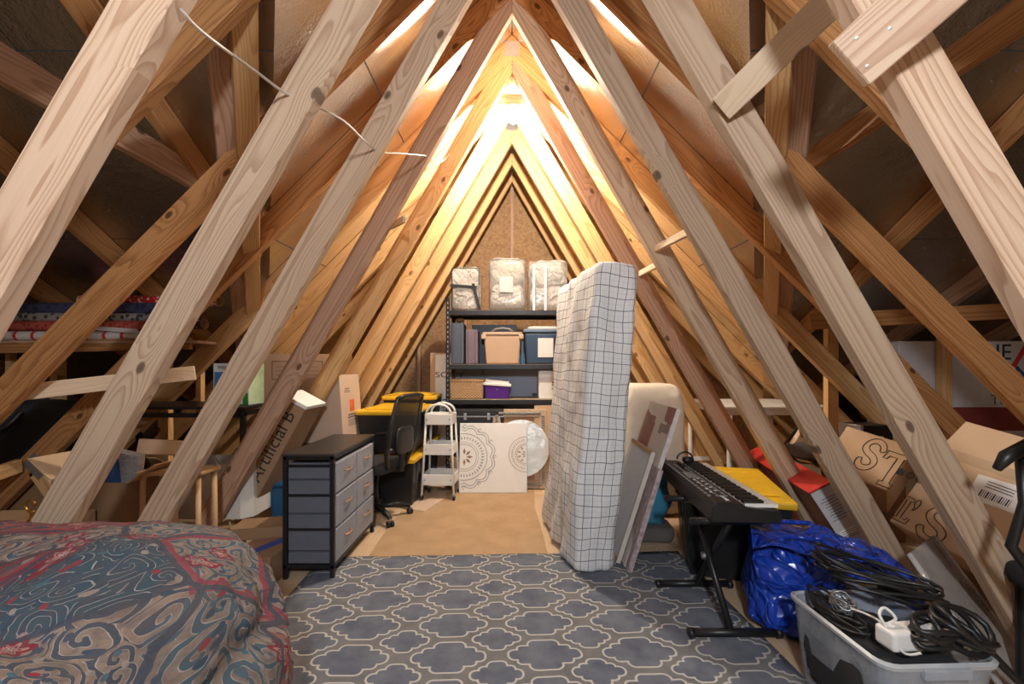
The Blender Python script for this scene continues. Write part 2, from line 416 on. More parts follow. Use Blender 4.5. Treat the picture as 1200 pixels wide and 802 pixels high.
# walls
wl = struct('wall_front')
for i in range(6):
    for j in range(4):
        x0 = -3.66 + 1.22 * i; z0 = 2.44 * j * .5
        poly = [(x0 + .002, z0 + .002), (x0 + 1.218, z0 + .002), (x0 + 1.218, z0 + 1.218), (x0 + .002, z0 + 1.218)]
        poly = clip(poly, 1, 1, HS - .01); poly = clip(poly, -1, 1, HS - .01) if poly else poly
        if len(poly) >= 3 and area(poly) > .003:
            sheet([Vector((x, Y_END - .02, z)) for x, z in poly], Vector((0, 1, 0)), wl, OSB, .015, 'strand_board_sheet')
for sgn in (-1, 1):
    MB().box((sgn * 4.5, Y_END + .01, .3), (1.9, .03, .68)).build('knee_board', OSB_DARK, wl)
for k, x in enumerate((-1.22, -.61, 0, .61, 1.22)):
    zt = HS - abs(x) - .1
    stick('stud', (x, Y_END - .065, 0), (x, Y_END - .065, zt), .04, .085, W_ROSE, wl, side=(1, 0, 0))
for nm, sgn in (('wall_left', -1), ('wall_right', 1)):
    w_ = struct(nm)
    poly = [Vector((sgn * X_SIDE, y, z)) for y, z in ((Y_BACK, 0), (Y_END, 0), (Y_END, M0 - PITCH * Y_END), (0, M0), (Y_BACK, M0 + PITCH * Y_BACK))]
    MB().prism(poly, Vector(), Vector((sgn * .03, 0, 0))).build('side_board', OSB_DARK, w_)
w_ = struct('wall_back')
MB().box((0, Y_BACK - .015, 1.2), (2 * X_SIDE, .03, 2.4)).build('back_board', OSB, w_)

# ------------------------------------------------------------------ trusses
ORD = ['camera-side pale truss at the near end of the attic, its legs running off the frame', 'truss with weathered grey webs next behind the nearest truss',
       'truss whose left web carries a long dark streak beside the chest of drawers', 'truss with rosy webs passing in front of the white lampshade',
       'truss whose apex plate shows just above the glowing bulb', 'truss directly behind the glowing bulb', 'truss above the front of the metal shelves',
       'last but one truss before the strand board end wall', 'truss standing against the strand board end wall']
WEBM = [(W_PALE, W_PALE), (W_GREY, W_GREY), (W_GREY, W_GREY), (W_ROSE, W_GREY), (W_PINE, W_ROSE), (W_PINE, W_PINE), (W_PINE, W_PINE), (W_PINE, W_PINE), (W_PINE, W_PINE)]
WW = .135
for i, d in enumerate(DEPTHS):
    t = thing('roof_truss', ORD[i], 'truss', (0, d, 0), group='roof trusses')
    b = (0, d, 0); y = d - TH / 2
    for k, sgn in enumerate((-1, 1)):
        xo = WW / math.cos(math.radians(60)); hwo = HW + xo
        xm = (hwo - HC) / (TG - 1)
        poly = [(0.001, HW), (0.001, HC), (xm, HC - xm), (hwo / TG, .0), (HW / TG, 0)]
        fx = lambda p: Vector((sgn * p[0], y, p[1]))
        board('web', [fx(p) for p in poly], TH, Vector((sgn, 0, -TG)), WEBM[i][k], t, b)
        xe = min(HC - .02, 3.66)
        poly = [(0.0, HC), (0.0, HC + .198), (xe + .17, HC + .198 - xe - .17), (xe + .17, max(.0, HC - xe - .17)), (xe, HC - xe)]
        board('top_chord', [fx(p) for p in poly], TH, Vector((sgn, 0, -1)), W_ORANGE if i in (1, 2, 3) else (W_ROSE if i < 2 else W_PINE), t, b)
        if i == 3:                 # short heel strut with its plate
            zx = 3.17; zz = HC - zx
            stick('heel_strut', (sgn * zx, d, zz + .03), (sgn * (zx - .3), d, .12), .09, TH, W_PINE, t, b, side=(1, 0, 0))
            MB().box((sgn * (zx - .02), -TH / 2 - .001, zz + .06), (.11, .002, .15), Matrix.Rotation(sgn * .8, 3, 'Y')).build('gusset_plate', GREYPLATE, t)
    MB().box((0, -TH / 2 - .0015, HC + .085), (.12, .002, .12)).build('gusset_plate', GREYPLATE, t)

# trusses of the main roof on both sides
SIDE = [(-1.84, 'left main rafter closest to the gable, meeting the valley board'), (-2.9, 'left main rafter above the middle of the wrapping paper ledge'), (-3.8, 'left main rafter above the outer end of the wrapping paper rolls'),
        (2.67, 'right main rafter rising behind the nearest right web'), (3.62, 'right main rafter whose plated stud stands by the white carton'), (4.57, 'right main rafter farthest out, low above the white carton')]
for X, lab in SIDE:
    ax = abs(X); ye = min((ax + .0 - VAL) / PITCH - .12, 5.85); ys_ = .25
    nd = Vector((0, -PITCH, -1)).normalized()
    t = thing('main_rafter', lab, 'rafter', (X, ys_, 0), group='main roof rafters'); b = (X, ys_, 0)
    a = Vector((X, ys_, M0 - PITCH * ys_)) + nd * .071; e = Vector((X, ye, M0 - PITCH * ye)) + nd * .071
    stick('rafter_board', a, e, .14, TH, W_ROSE if X > 3 else W_ORANGE, t, b, side=nd)
    if ye > 3.8:
        yp = 3.73; zp = M0 - PITCH * yp - .16
        stick('stud', (X, yp, 0), (X, yp, zp), .09, TH, W_PINE, t, b, side=(1, 0, 0))
        MB().box((0, yp - ys_ - TH / 2 - .001, zp - .07), (.075, .002, .15)).build('gusset_plate', GREYPLATE, t)

# valley boards running down the two valleys
for sgn, lab in ((-1, 'left valley board, looking upright beside the bright foil'), (1, 'right valley board, looking upright beside the crossing braces')):
    p0 = Vector((sgn * (PITCH * .5 + VAL), .5, M0 - PITCH * .5)); p1 = Vector((sgn * (PITCH * 5.3 + VAL), 5.3, M0 - PITCH * 5.3))
    nd = Vector((sgn * -1, 0, -1)).normalized() + Vector((0, -PITCH, -1)).normalized(); nd.normalize()
    off = nd * .15 + Vector((sgn * .17, 0, -.10))
    t = thing('valley_board', lab, 'beam', p0 + off, group='valley boards')
    stick('valley_plank', p0 + off, p1 + off, .06, .10, W_PINE, t, p0 + off, side=nd)
    q = Vector((sgn * .125, .02, .02))
    stick('valley_plank', p0 + off + q, p1 + off + q, .06, .09, W_ROSE, t, p0 + off, side=nd)

def brace(name, lab, p0, p1, wd, th, mat, side=(0, 0, 1), cat='brace'):
    p0, p1 = Vector(p0), Vector(p1)
    R = axes(p1 - p0, side)
    o = MB().box((0, 0, 0), ((p1 - p0).length, wd, th)).build(name, mat, None, .003)
    put(o, (p0 + p1) / 2, R); return tag(o, lab, cat)

# ------------------------------------------------------------------ braces, ledges, lamps, cable
brace('longitudinal_brace', 'brown board running away from the camera high on the left behind the nearest web', (-1.86, 1.2, CZ + 1.10), (-1.86, 2.78, CZ + 1.10), .14, .04, W_ROSE)
brace('longitudinal_brace', 'orange knotty board running away high on the right to the upright valley board', (1.70, 1.2, CZ + 1.17), (1.70, 2.56, CZ + 1.17), .12, .04, W_ORANGE)
brace('horizontal_tie', 'long horizontal board under the wrapping paper rolls', (-4.25, 3.36, CZ + .13), (-2.42, 3.36, CZ + .17), .09, .04, W_ORANGE)
brace('horizontal_tie', 'long horizontal board on the right in front of the plated stud', (2.30, 3.45, CZ + .34), (4.3, 3.45, CZ + .45), .12, .04, W_ORANGE)
brace('cross_brace', 'fresh pale two by four brace level below the wrapping paper ledge', P(2, 463, 2.425), P(229, 437, 2.90), .09, .05, W_WHITE)
brace('cross_brace', 'short pale brace end at the left frame edge under the black duffel bag', P(-60, 575, 2.45), P(22, 546, 2.9), .085, .04, W_PINE)
brace('diagonal_brace', 'pale two by four brace nailed across the second right web, rising to the right', P(846, 127, 1.69), P(1015, -38, 1.30), .10, .04, W_WHITE, side=(.7, 0, -.7))
brace('diagonal_brace', 'wide pale board with nail heads across the top of the nearest right web', P(994, 77, 1.065), P(1190, -100, .90), .135, .04, W_PALE, side=(.7, 0, -.7))
q_ = bpy.data.objects['diagonal_brace.001']
for x_, y_ in ((-.148, .03), (-.13, -.035), (-.08, .0)): put(MB().lathe([(0, 0), (.0045, 0), (.004, .0012), (0, .0016)], n=8).build('nail_head', STEEL, q_), (x_, y_, .020), Matrix.Identity(3)); put(MB().lathe([(0, 0), (.0045, 0), (.004, .0012), (0, .0016)], n=8).build('nail_head', STEEL, q_), (x_, y_, -.020), Matrix.Rotation(math.pi, 3, 'X'))
brace('spacer_stick', 'small pale spacer stick higher of the two right of the mattress top', P(769, 291, 2.93), P(817, 267, 2.42), .045, .025, W_WHITE)
brace('spacer_stick', 'small pale spacer stick lower of the two right of the mattress top', P(750, 321, 3.53), P(777, 307, 3.02), .045, .025, W_WHITE)
brace('spacer_stick', 'small pale spacer stick between left webs above the carton', P(457, 266, 3.53), P(474, 257, 3.02), .045, .025, W_WHITE)
brace('lamp_board', 'short reddish board across the apex carrying the bulb', (-.36, 3.64, CZ + 2.165), (.325, 3.64, CZ + 2.165), .095, .04, W_ROSE)

def bulb(loc, lab, m, r=.042):
    t = thing('ceiling_or_fill_lamp', lab, 'lamp', loc)
    MB().lathe([(.0, .0), (.055, 0), (.05, -.02), (.03, -.035), (.03, -.05), (0, -.05)]).build('lampholder', WHITEP, t, smooth=True)
    MB().lathe([(0.012, -.045), (.02, -.055)] + [(r * math.sin(a), -.05 - r * .95 + r * math.cos(a)) for a in (.5, .8, 1.2, 1.57, 1.95, 2.35, 2.75)] + [(0, -.05 - r * 1.95)], n=24).build('bulb', m, t, smooth=True)
bulb((.01, 3.64, CZ + 2.115), 'glowing bulb hanging from the short board under the ridge', BULBM)
bulb((0.05, -1.0, CZ + 1.10), 'unseen glowing fill globe added behind the camera', FILLN, .12)  # unseen globe added as fill, standing in for flash from the camera side
t = thing('lamp_board', 'added long board dropping from the roof to the unseen fill globe behind the camera', 'board', (.05, -1.0, CZ + 1.10))  # carrier added for the fill globe
MB().box((0, .0, .515), (.09, .04, 1.02)).build('drop_board', W_PINE, t)
def cable(name, pts, r, mat, lab=None, cat=None, parent=None, sub=6):
    pts = [Vector(p) for p in pts]; out = []
    for i in range(len(pts) - 1):
        p0, p1, p2, p3 = pts[max(i - 1, 0)], pts[i], pts[i + 1], pts[min(i + 2, len(pts) - 1)]
        for k in range(sub):
            u = k / sub
            out.append(.5 * ((2 * p1) + (p2 - p0) * u + (2 * p0 - 5 * p1 + 4 * p2 - p3) * u * u + (3 * p1 - p0 - 3 * p2 + p3) * u ** 3))
    out.append(pts[-1])
    o = MB().tube(out, r, 6).build(name, mat, parent, smooth=True)
    if lab: tag(o, lab, cat)
    return o
cable('electric_cable', [P(190, -12, 1.08), P(214, 14, 1.13), P(240, 40, 1.22), P(300, 84, 1.5), P(340, 112, 1.715), P(400, 140, 1.95), P(440, 176, 2.36), P(470, 180, 2.6), P(500, 183, 2.95), P(520, 188, 3.5), P(560, 140, 3.62), (.0, 3.66, CZ + 2.235)], .0048, WIRE, 'white electric cable looping from web to web towards the bulb', 'cable')

# ------------------------------------------------------------------ rug and floor covers
def rug_mat():
    m, nt, b, out = new_mat('lattice_rug')
    v = OBJ(nt); s = SEP(nt, v)
    wob = NOISE(nt, v, 14, 2)
    wx = MA(nt, 'ADD', s[0], MA(nt, 'MULTIPLY', MA(nt, 'SUBTRACT', wob, .5), .012)); wy = s[1]
    PX, PY = .412, .236
    def cell(ox, oy):
        u = MA(nt, 'ABSOLUTE', MA(nt, 'MULTIPLY', MA(nt, 'SUBTRACT', MA(nt, 'FRACT', MA(nt, 'ADD', MA(nt, 'DIVIDE', wx, PX), ox)), .5), PX))
        q = MA(nt, 'ABSOLUTE', MA(nt, 'MULTIPLY', MA(nt, 'SUBTRACT', MA(nt, 'FRACT', MA(nt, 'ADD', MA(nt, 'DIVIDE', wy, PY), oy)), .5), PY))
        return u, q
    def rbox(u, q, a, c, r):       # rounded box distance
        dx = MA(nt, 'MAXIMUM', MA(nt, 'SUBTRACT', u, a - r), 0.); dy = MA(nt, 'MAXIMUM', MA(nt, 'SUBTRACT', q, c - r), 0.)
        return MA(nt, 'SUBTRACT', MA(nt, 'SQRT', MA(nt, 'ADD', MA(nt, 'MULTIPLY', dx, dx), MA(nt, 'MULTIPLY', dy, dy))), r)
    u, q = cell(0, 0)
    dL = MA(nt, 'MINIMUM', MA(nt, 'MINIMUM', rbox(u, q, .118, .062, .02), rbox(u, q, .070, .098, .03)), rbox(u, q, .158, .034, .03))
    u, q = cell(.5, .5)
    dS = MA(nt, 'MINIMUM', MA(nt, 'MINIMUM', rbox(u, q, .075, .050, .02), rbox(u, q, .042, .080, .028)), rbox(u, q, .108, .028, .026))
    d = MA(nt, 'MINIMUM', dL, dS)
    line = MA(nt, 'LESS_THAN', MA(nt, 'ABSOLUTE', d), .0046)
    inside = MA(nt, 'LESS_THAN', d, 0.)
    blotch = NOISE(nt, v, 9, 4, .6)
    blue = RAMP(nt, blotch, [(.3, (.10, .12, .165)), (.7, (.19, .21, .255))])
    grey = RAMP(nt, blotch, [(.3, (.15, .155, .165)), (.7, (.24, .235, .23))])
    col = MIX(nt, inside, grey, blue); col = MIX(nt, line, col, (.58, .57, .53))
    col = MIX(nt, MA(nt, 'MULTIPLY', NOISE(nt, v, 700, 2), .35), col, (.08, .08, .09))
    L(nt, col, b.inputs['Base Color']); b.inputs['Roughness'].default_value = .95; b.inputs['Specular IOR Level'].default_value = .1
    h = MA(nt, 'ADD', MA(nt, 'MULTIPLY', line, .5), NOISE(nt, v, 500, 2))
    BUMP(nt, b, h, .5, .004)
    return m
RUGM = rug_mat()
rug = thing('area_rug', 'slate blue area rug with a cream interlocking trellis pattern on the plywood', 'rug', (-.05, 1.55, 0), math.radians(2.4))
mb = MB(); nx, ny = 40, 46
pts = [[Vector((-1.12 + 2.34 * i / nx, -1.42 + 2.80 * j / ny, .011 + .004 * noise.noise(Vector((i * .35, j * .3, 0))) )) for i in range(nx + 1)] for j in range(ny + 1)]
vs = [p for r in pts for p in r]; nvt = len(vs)
fs = [(j * (nx + 1) + i, j * (nx + 1) + i + 1, (j + 1) * (nx + 1) + i + 1, (j + 1) * (nx + 1) + i) for j in range(ny) for i in range(nx)]
edge = [(0, i) for i in range(nx + 1)] + [(j, nx) for j in range(1, ny + 1)] + [(ny, i) for i in range(nx - 1, -1, -1)] + [(j, 0) for j in range(ny - 1, 0, -1)]
ei = [j * (nx + 1) + i for j, i in edge]; low = [Vector((vs[k].x, vs[k].y, .001)) for k in ei]
fs += [(ei[k], ei[(k + 1) % len(ei)], nvt + (k + 1) % len(ei), nvt + k) for k in range(len(ei))]
mb.add(vs + low, fs).build('pile', RUGM, rug, smooth=True)

def tan_mat_mat():
    m, nt, b, out = new_mat('tan_jute')
    v = OBJ(nt); s = SEP(nt, v)
    wv = MA(nt, 'MULTIPLY', MA(nt, 'ADD', MA(nt, 'SINE', MA(nt, 'MULTIPLY', s[0], 900)), MA(nt, 'SINE', MA(nt, 'MULTIPLY', s[1], 900))), .12)
    n = MA(nt, 'ADD', NOISE(nt, v, 5, 5, .65), wv)
    L(nt, RAMP(nt, n, [(.25, (.33, .215, .12)), (.75, (.45, .31, .185))]), b.inputs['Base Color'])
    b.inputs['Roughness'].default_value = .9; b.inputs['Specular IOR Level'].default_value = .15
    BUMP(nt, b, n, .25, .003); return m
TANM = tan_mat_mat()
mat_o = MB()
outl = []
for i in range(29): outl.append((-.93 + 1.17 * i / 28, 2.80 + .05 * i / 28 + random.uniform(-.012, .012)))
outl += [(.225, 3.4), (.20, 3.9), (.22, 4.46), (-.2, 4.50), (-.60, 4.48), (-.66, 4.30), (-.72, 4.12), (-.80, 4.02), (-.86, 3.95), (-.95, 3.8), (-.95, 3.3)]
o = mat_o.prism([Vector((x, y, .002)) for x, y in outl], Vector(), Vector((0, 0, .006))).build('floor_mat', TANM)
tag(o, 'tan jute floor mat with a frayed edge between rug and canvas', 'mat')
o = MB().prism([Vector((x, y, .009)) for x, y in ((-1.05, 3.95), (-.74, 3.78), (-.62, 4.2), (-.66, 4.42), (-.72, 4.35), (-.80, 4.10))], Vector(), Vector((0, 0, .004))).build('cardboard_scrap', CARD_PALE)
tag(o, 'torn flat cardboard scrap on the mat beside the black tote', 'cardboard')

# ------------------------------------------------------------------ chest of drawers and the carton on it
t = thing('chest_of_drawers', 'black framed chest with six grey fabric drawers beside the rug', 'dresser', (-1.04, 2.60, 0))
Wd, Ld, Hd = .30, .76, .722      # depth in -x, length in +y
f = MB()
for x in (-.0125, -Wd + .0125):
    for y in (.0125, Ld - .0125): f.box((x, y, Hd / 2), (.025, .025, Hd))
for z in (.075, Hd - .0125):
    for y in (.0125, Ld - .0125): f.box((-Wd / 2, y, z), (Wd, .022, .022))
    for x in (-.0125, -Wd + .0125): f.box((x, Ld / 2, z), (.022, Ld, .022))
for z in (.29, .49):
    for y in (.0125, Ld - .0125): f.box((-Wd / 2, y, z), (Wd, .016, .014))
f.box((-Wd / 2, .0125, Hd - .06), (Wd, .018, .014))
f.build('frame', BLACKM, t, .002)
MB().box((-Wd / 2, Ld / 2, Hd + .006), (Wd + .01, Ld + .01, .014)).build('top_board', pm('black_wood_top', (.03, .028, .027), .35, bump=.1), t, .003)
for k in range(3):
    z0, z1 = ((.09, .285), (.295, .485), (.495, .675))[k]
    for j in range(2):
        y0, y1 = .03 + j * .355, .03 + j * .355 + .345
        dr = MB().box((-.15, (y0 + y1) / 2, (z0 + z1) / 2), (.26, y1 - y0, z1 - z0)).build('drawer', SLATE, t, .006)
        MB().box((-.012, (y0 + y1) / 2, (z0 + z1) / 2), (.03, y1 - y0, z1 - z0)).build('drawer_front', SLATE_L, dr, .005)
        yc, zc = (y0 + y1) / 2, (z0 + z1) / 2 + .02
        MB().tube([(.0, yc - .045, zc), (.014, yc - .045, zc), (.022, yc - .032, zc), (.024, yc, zc), (.022, yc + .032, zc), (.014, yc + .045, zc), (.0, yc + .045, zc)], .0055, 8).build('handle', pm('copper_handle', (.62, .36, .22), .3, .6), dr, smooth=True)
    # fabric end panels with their stitched bands
for z0, z1 in ((.09, .155), (.165, .285), (.295, .375), (.385, .485), (.495, .575), (.585, .66)):
    MB().box((-.15, .016, (z0 + z1) / 2), (.245, .012, z1 - z0)).build('end_panel', SLATE, t, .004)

def carton(name, label, cat, loc, R, dims, mat=CARD, tape=True, group=None):
    """closed box; local origin at the bottom centre, +y away from its front"""
    t = thing(name, label, cat, loc, group=group, R=R)
    w_, d_, h_ = dims
    MB().box((0, 0, h_ / 2), dims).build('body', mat, t, .004)
    if tape: MB().box((0, 0, h_ + .0006), (.06, d_ * .98, .0012)).build('tape', pm('packing_tape', (.50, .36, .22), .25), t)
    f = MB()
    for s_ in (-1, 1): f.box((s_ * w_ / 4, 0, h_ + .0015), (w_ / 2 - .003, d_ - .002, .003))
    f.build('top_flaps', mat, t)
    return t
def rot(rx=0, ry=0, rz=0):
    r = math.radians
    return (Matrix.Rotation(r(rz), 3, 'Z') @ Matrix.Rotation(r(ry), 3, 'Y') @ Matrix.Rotation(r(rx), 3, 'X'))
t = carton('moving_box', 'cardboard moving box with orange squares above the far end of the drawers', 'box', (-1.585, 3.865, .62), rot(0, -4, -2), (.43, .42, .54), CARD_PALE)
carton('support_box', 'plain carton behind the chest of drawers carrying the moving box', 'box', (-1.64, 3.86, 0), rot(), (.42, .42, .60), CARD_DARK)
def bars(parent, name, cx, cz, w_, n, R, origin, pitch=.014, hgt=.005, mat=INK, rag=.3):
    mb = MB()
    for k in range(n): mb.box((cx + random.uniform(-rag, 0) * w_ * .25, cz - k * pitch, .0004), (w_ * (1 - random.uniform(0, rag)), hgt, .0008))
    return put(mb.build(name, mat, parent), origin, R)
fr = R_FRONT; o0 = (0, -.2105, .24)
sq = put(MB().box((-.06, -.03, 0), (.085, .085, .001)).build('logo', ORANGE, t), o0, fr)
text('lettering', 'MORE', .024, (-.09, -.2112, .118), fr, INKG, t); text('lettering', 'MEDIUM', .024, (-.09, -.2112, .082), fr, INKG, t)
rt = R_RIGHT; o1 = (.2155, 0, .27)
put(MB().box((.01, .005, 0), (.10, .10, .001)).build('logo', ORANGE, t), o1, rt)
bars(t, 'print', -.07, .155, .14, 3, rt, o1, .015, .007, INKG)
bars(t, 'print', .01, -.07, .22, 2, rt, o1, .022, .012, INKG)
bars(t, 'print', .01, -.115, .22, 5, rt, o1, .012, .004, INKG)

# boxes behind the left webs
t = carton('storage_box', 'wide pale cardboard box with a printed outline behind the left webs', 'box', (-2.03, 4.42, .82), rot(0, 0, 0), (.74, .42, .54), CARD_PALE)
mb = MB()
for x0, x1, z0, z1 in ((-.24, .24, .30, .306), (-.24, .24, .47, .476), (-.24, -.234, .30, .476), (.234, .24, .30, .476), (-.2, .2, .42, .424), (-.2, .2, .38, .384), (-.2, .2, .34, .344)): mb.box(((x0 + x1) / 2, -.2105, (z0 + z1) / 2), (x1 - x0, .001, z1 - z0))
mb.build('print', INKG, t)
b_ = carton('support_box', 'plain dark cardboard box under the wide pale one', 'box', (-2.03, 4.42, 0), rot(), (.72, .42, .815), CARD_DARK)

t = thing('display_box', 'slim brown box with a white lid and large black print leaning along the left webs', 'box', P(287, 596, 3.30), R=axes((0, 1, 0), P(338, 470, 3.3) - P(270, 596, 3.3)))
hl = (P(338, 470, 3.3) - P(270, 596, 3.3)).length
MB().box((0, hl / 2, 0), (.30, hl, .20)).build('body', pm('kraft_sleeve', (.34, .21, .12), .8), t, .004)
MB().box((0, hl + .012, 0), (.32, .03, .215)).build('lid', PAPERW, t, .004)
text('lettering', 'Artificial B', .13, (-.152, hl * .62, .02), axes((0, 1, 0), (0, 0, -1)), INK, t, align='CENTER')

# black desk with boxes and odds and ends in the dark left corner
t = thing('side_desk', 'thin black metal desk in the dark behind the left webs', 'desk', (-2.44, 3.35, 0))
MB().box((0, 0, .955), (1.15, .5, .02)).build('desk_top', BLACK, t, .003)
f = MB()
for x in (-.55, .55):
    f.box((x, 0, .915), (.03, .5, .03))
f.box((0, -.235, .905), (1.1, .03, .03)); f.build('rail', BLACKM, t)
for x in (-.55, .55):
    for y in (-.22, .22): MB().box((x, y, .47), (.03, .03, .945)).build('leg', BLACKM, t)
t = carton('detergent_box', 'upright white and blue printed carton with a green band on the black desk', 'box', (-2.02, 3.30, .966), rot(0, 0, -4), (.27, .18, .30), pm('print_white', (.62, .68, .72), .5), False)
MB().box((-.07, -.0905, .15), (.11, .001, .18)).build('print', pm('print_blue', (.06, .22, .48), .5, var=.5, scale=30), t)
MB().box((.03, -.0905, .045), (.2, .001, .085)).build('print', pm('print_green', (.05, .32, .06), .5, var=.3, scale=30), t)
MB().box((.07, -.0912, .03), (.04, .001, .04)).build('print', PAPERW, t)
MB().box((.1355, 0, .15), (.001, .17, .28)).build('side_print', pm('print_pale_green', (.45, .62, .42), .5, var=.3, scale=20), t)
text('lettering', 'FRESH', .03, (-.06, -.0915, .272), fr, INK, t)

# wrapping paper ledge
t = thing('ledge_shelf', 'rough plank shelf carrying the wrapping paper rolls', 'shelf', (-3.3, 3.5, 1.43))
MB().box((0, 0, .0), (1.9, .34, .02)).build('plank', W_ROSE, t)
for x in (-.8, .75): MB().box((x, .145, -.71), (.04, .05, 1.40)).build('leg', W_PINE, t)
def wrap_mat(name, c0, c1, sc=40, stripes=False):
    m, nt, b, out = new_mat(name); v = OBJ(nt)
    if stripes:
        s = SEP(nt, v); f = MA(nt, 'GREATER_THAN', MA(nt, 'FRACT', MA(nt, 'MULTIPLY', s[0], 7.5)), .18)
    else:
        vo = N(nt, 'TexVoronoi'); vo.inputs['Scale'].default_value = sc; L(nt, v, vo.inputs['Vector'])
        f = MA(nt, 'GREATER_THAN', vo.outputs['Distance'], .42)
    L(nt, MIX(nt, f, c0, c1), b.inputs['Base Color']); b.inputs['Roughness'].default_value = .3; return m
rolls = [(-3.95, -2.75, 3.38, .030, wrap_mat('wrap_red_white', (.55, .03, .03), (.62, .58, .54), 8, True), 'red and white banded wrapping paper roll lowest at the front'),
         (-3.98, -2.50, 3.43, .036, wrap_mat('wrap_deep_red', (.30, .03, .03), (.42, .10, .07), 30), 'dull red patterned wrapping paper roll above the banded one'),
         (-3.9, -2.6, 3.50, .038, wrap_mat('wrap_grey', (.05, .05, .05), (.30, .27, .25), 26), 'black and grey leaf print wrapping paper roll'),
         (-3.7, -2.45, 3.56, .036, wrap_mat('wrap_floral', (.5, .46, .4), (.10, .03, .03), 24), 'brown wrapping paper roll with pale floral print'),
         (-3.85, -2.48, 3.50, .040, wrap_mat('wrap_navy', (.02, .025, .06), (.05, .06, .12), 22), 'navy wrapping paper roll in the upper row'),
         (-3.45, -2.35, 3.58, .038, wrap_mat('wrap_snow', (.62, .58, .54), (.55, .02, .02), 34), 'bright red and white snowflake wrapping paper roll on top'),
         (-3.95, -3.0, 3.60, .036, wrap_mat('wrap_black', (.03, .03, .035), (.09, .08, .08), 30), 'plain black wrapping paper roll at the back of the ledge')]
zr = [0, .0, .0, .0, .075, .13, .07]
zr = [1.441 + .030, 1.441 + .096, 1.441 + .155, 1.441 + .12, 1.441 + .215, 1.441 + .275, 1.441 + .19]
for (x0, x1, y, r, m, lab), z in zip(rolls, zr):
    r *= 1.2; z = 1.441 + (z - 1.441) * 1.2
    t = thing('wrapping_roll', lab, 'wrapping paper', ((x0 + x1) / 2, y, z), math.radians(random.uniform(-1.5, 1.5)), 'wrapping paper rolls on the ledge')
    h = (x1 - x0) / 2
    MB().tube([(-h, 0, 0), (h, 0, 0)], r, 16, cap=False).build('paper', m, t, smooth=True)
    MB().lathe([(r * .75, -.01), (r * .75, .01), (r * .98, .01), (r * .98, -.01), (r * .75, -.01)], (-h, 0, 0), axes((0, 1, 0), (0, 0, 1)), 16).build('tube_end', pm('pale_roll_core', (.55, .5, .47), .8), t)
    MB().lathe([(r * .7, -.01), (r * .98, .01), (r * .98, -.01)], (h, 0, 0), axes((0, 1, 0), (0, 0, 1)), 16).build('tube_end', CARD_IN, t)
o = MB().prism([P(112, 387, 3.33), P(165, 391, 3.33), P(152, 378, 3.5), P(122, 377, 3.5)], Vector(), Vector((0, 0, .004))).build('white_card', PAPERW); tag(o, 'loose white card lying on the wrapping paper rolls', 'card')

# dark duffel at the left edge, cartons and trinkets behind the patchwork
t = thing('duffel_bag', 'black rounded duffel bag in the dark at the left frame edge', 'bag', (-3.66, 3.27, .535))
MB().blob((0, 0, .235), (1.10, .42, .46), .45, amp=.05, fs=5, seed=3).build('bag_body', BLACKF, t, smooth=True)
cable('handle', [(-.3, -.22, .40), (-.25, -.28, .30), (0, -.3, .22), (.25, -.28, .30), (.3, -.22, .40)], .018, BLACK, parent=t)
b_ = carton('support_box', 'low dark carton carrying the black duffel bag', 'box', (-3.66, 3.27, 0), rot(), (1.0, .42, .53), CARD_DARK)
t = thing('open_carton', 'open brown carton with raised flaps and blue packets behind the patchwork', 'box', (-2.42, 2.74, .0), math.radians(-4))
bw, bd, bh = .46, .36, .58
f = MB()
f.box((0, -bd / 2, bh / 2), (bw, .006, bh)); f.box((0, bd / 2, bh / 2), (bw, .006, bh)); f.box((-bw / 2, 0, bh / 2), (.006, bd, bh)); f.box((bw / 2, 0, bh / 2), (.006, bd, bh)); f.box((0, 0, .005), (bw, bd, .006))
f.build('body', CARD_DARK, t)
for nm, hinge, R_, sz in (('flap', (0, bd / 2, bh), rot(58), (bw, .006, .2)), ('flap', (bw / 2, 0, bh), rot(0, 58), (.006, bd, .2)), ('flap', (-bw / 2, 0, bh), rot(0, -50), (.006, bd, .2))):
    put(MB().box((0, 0, .1), sz).build(nm, CARD, t), hinge, R_)
o = MB().blob((0, 0, 0), (.24, .14, .26), .3, amp=.05, seed=5).build('packet', pm('blue_packet', (.03, .08, .22), .35, var=.3, scale=40)); o.location = (-2.44, 2.66, .60); tag(o, 'navy blue packet standing in the open carton', 'packet')
o = MB().box((0, 0, 0), (.16, .05, .24), rot(8, 12)).build('packet', pm('printed_packet', (.28, .26, .26), .4, var=.6, scale=60)); o.location = (-2.30, 2.66, .62); tag(o, 'grey printed packet leaning in the open carton', 'packet')
t = carton('flap_carton', 'pale carton with a folded lid lying on top of the open carton', 'box', P(203, 534, 2.86), rot(-12, 6, 18), (.32, .22, .09), CARD)
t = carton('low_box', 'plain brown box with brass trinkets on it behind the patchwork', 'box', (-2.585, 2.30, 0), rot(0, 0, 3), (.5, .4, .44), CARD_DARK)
for k, (px, py) in enumerate(((38, 612), (57, 612))):
    p = P(px, py, 2.28); p.z = .446
    t = thing('brass_ornament', ('brass scroll ornament, left of the pair on the brown box', 'brass scroll ornament, right of the pair on the brown box')[k], 'ornament', p, group='brass ornaments')
    MB().lathe([(.03, 0), (.03, .01), (.012, .02), (.008, .05), (.014, .06), (0, .065)]).build('stem', BRASS, t, smooth=True)
    cable('scroll', [(.0, 0, .05), (-.03, 0, .07), (-.035, 0, .10), (-.01, 0, .115), (.012, 0, .10), (.004, 0, .085)], .007, BRASS, parent=t)
o = MB().blob((0, 0, 0), (.05, .05, .05), 1, nu=16, nv=10).build('white_ball', WHITEP, None, smooth=True); o.location = (-2.62, 2.24, .47); tag(o, 'small white ball at the left frame edge', 'ball')

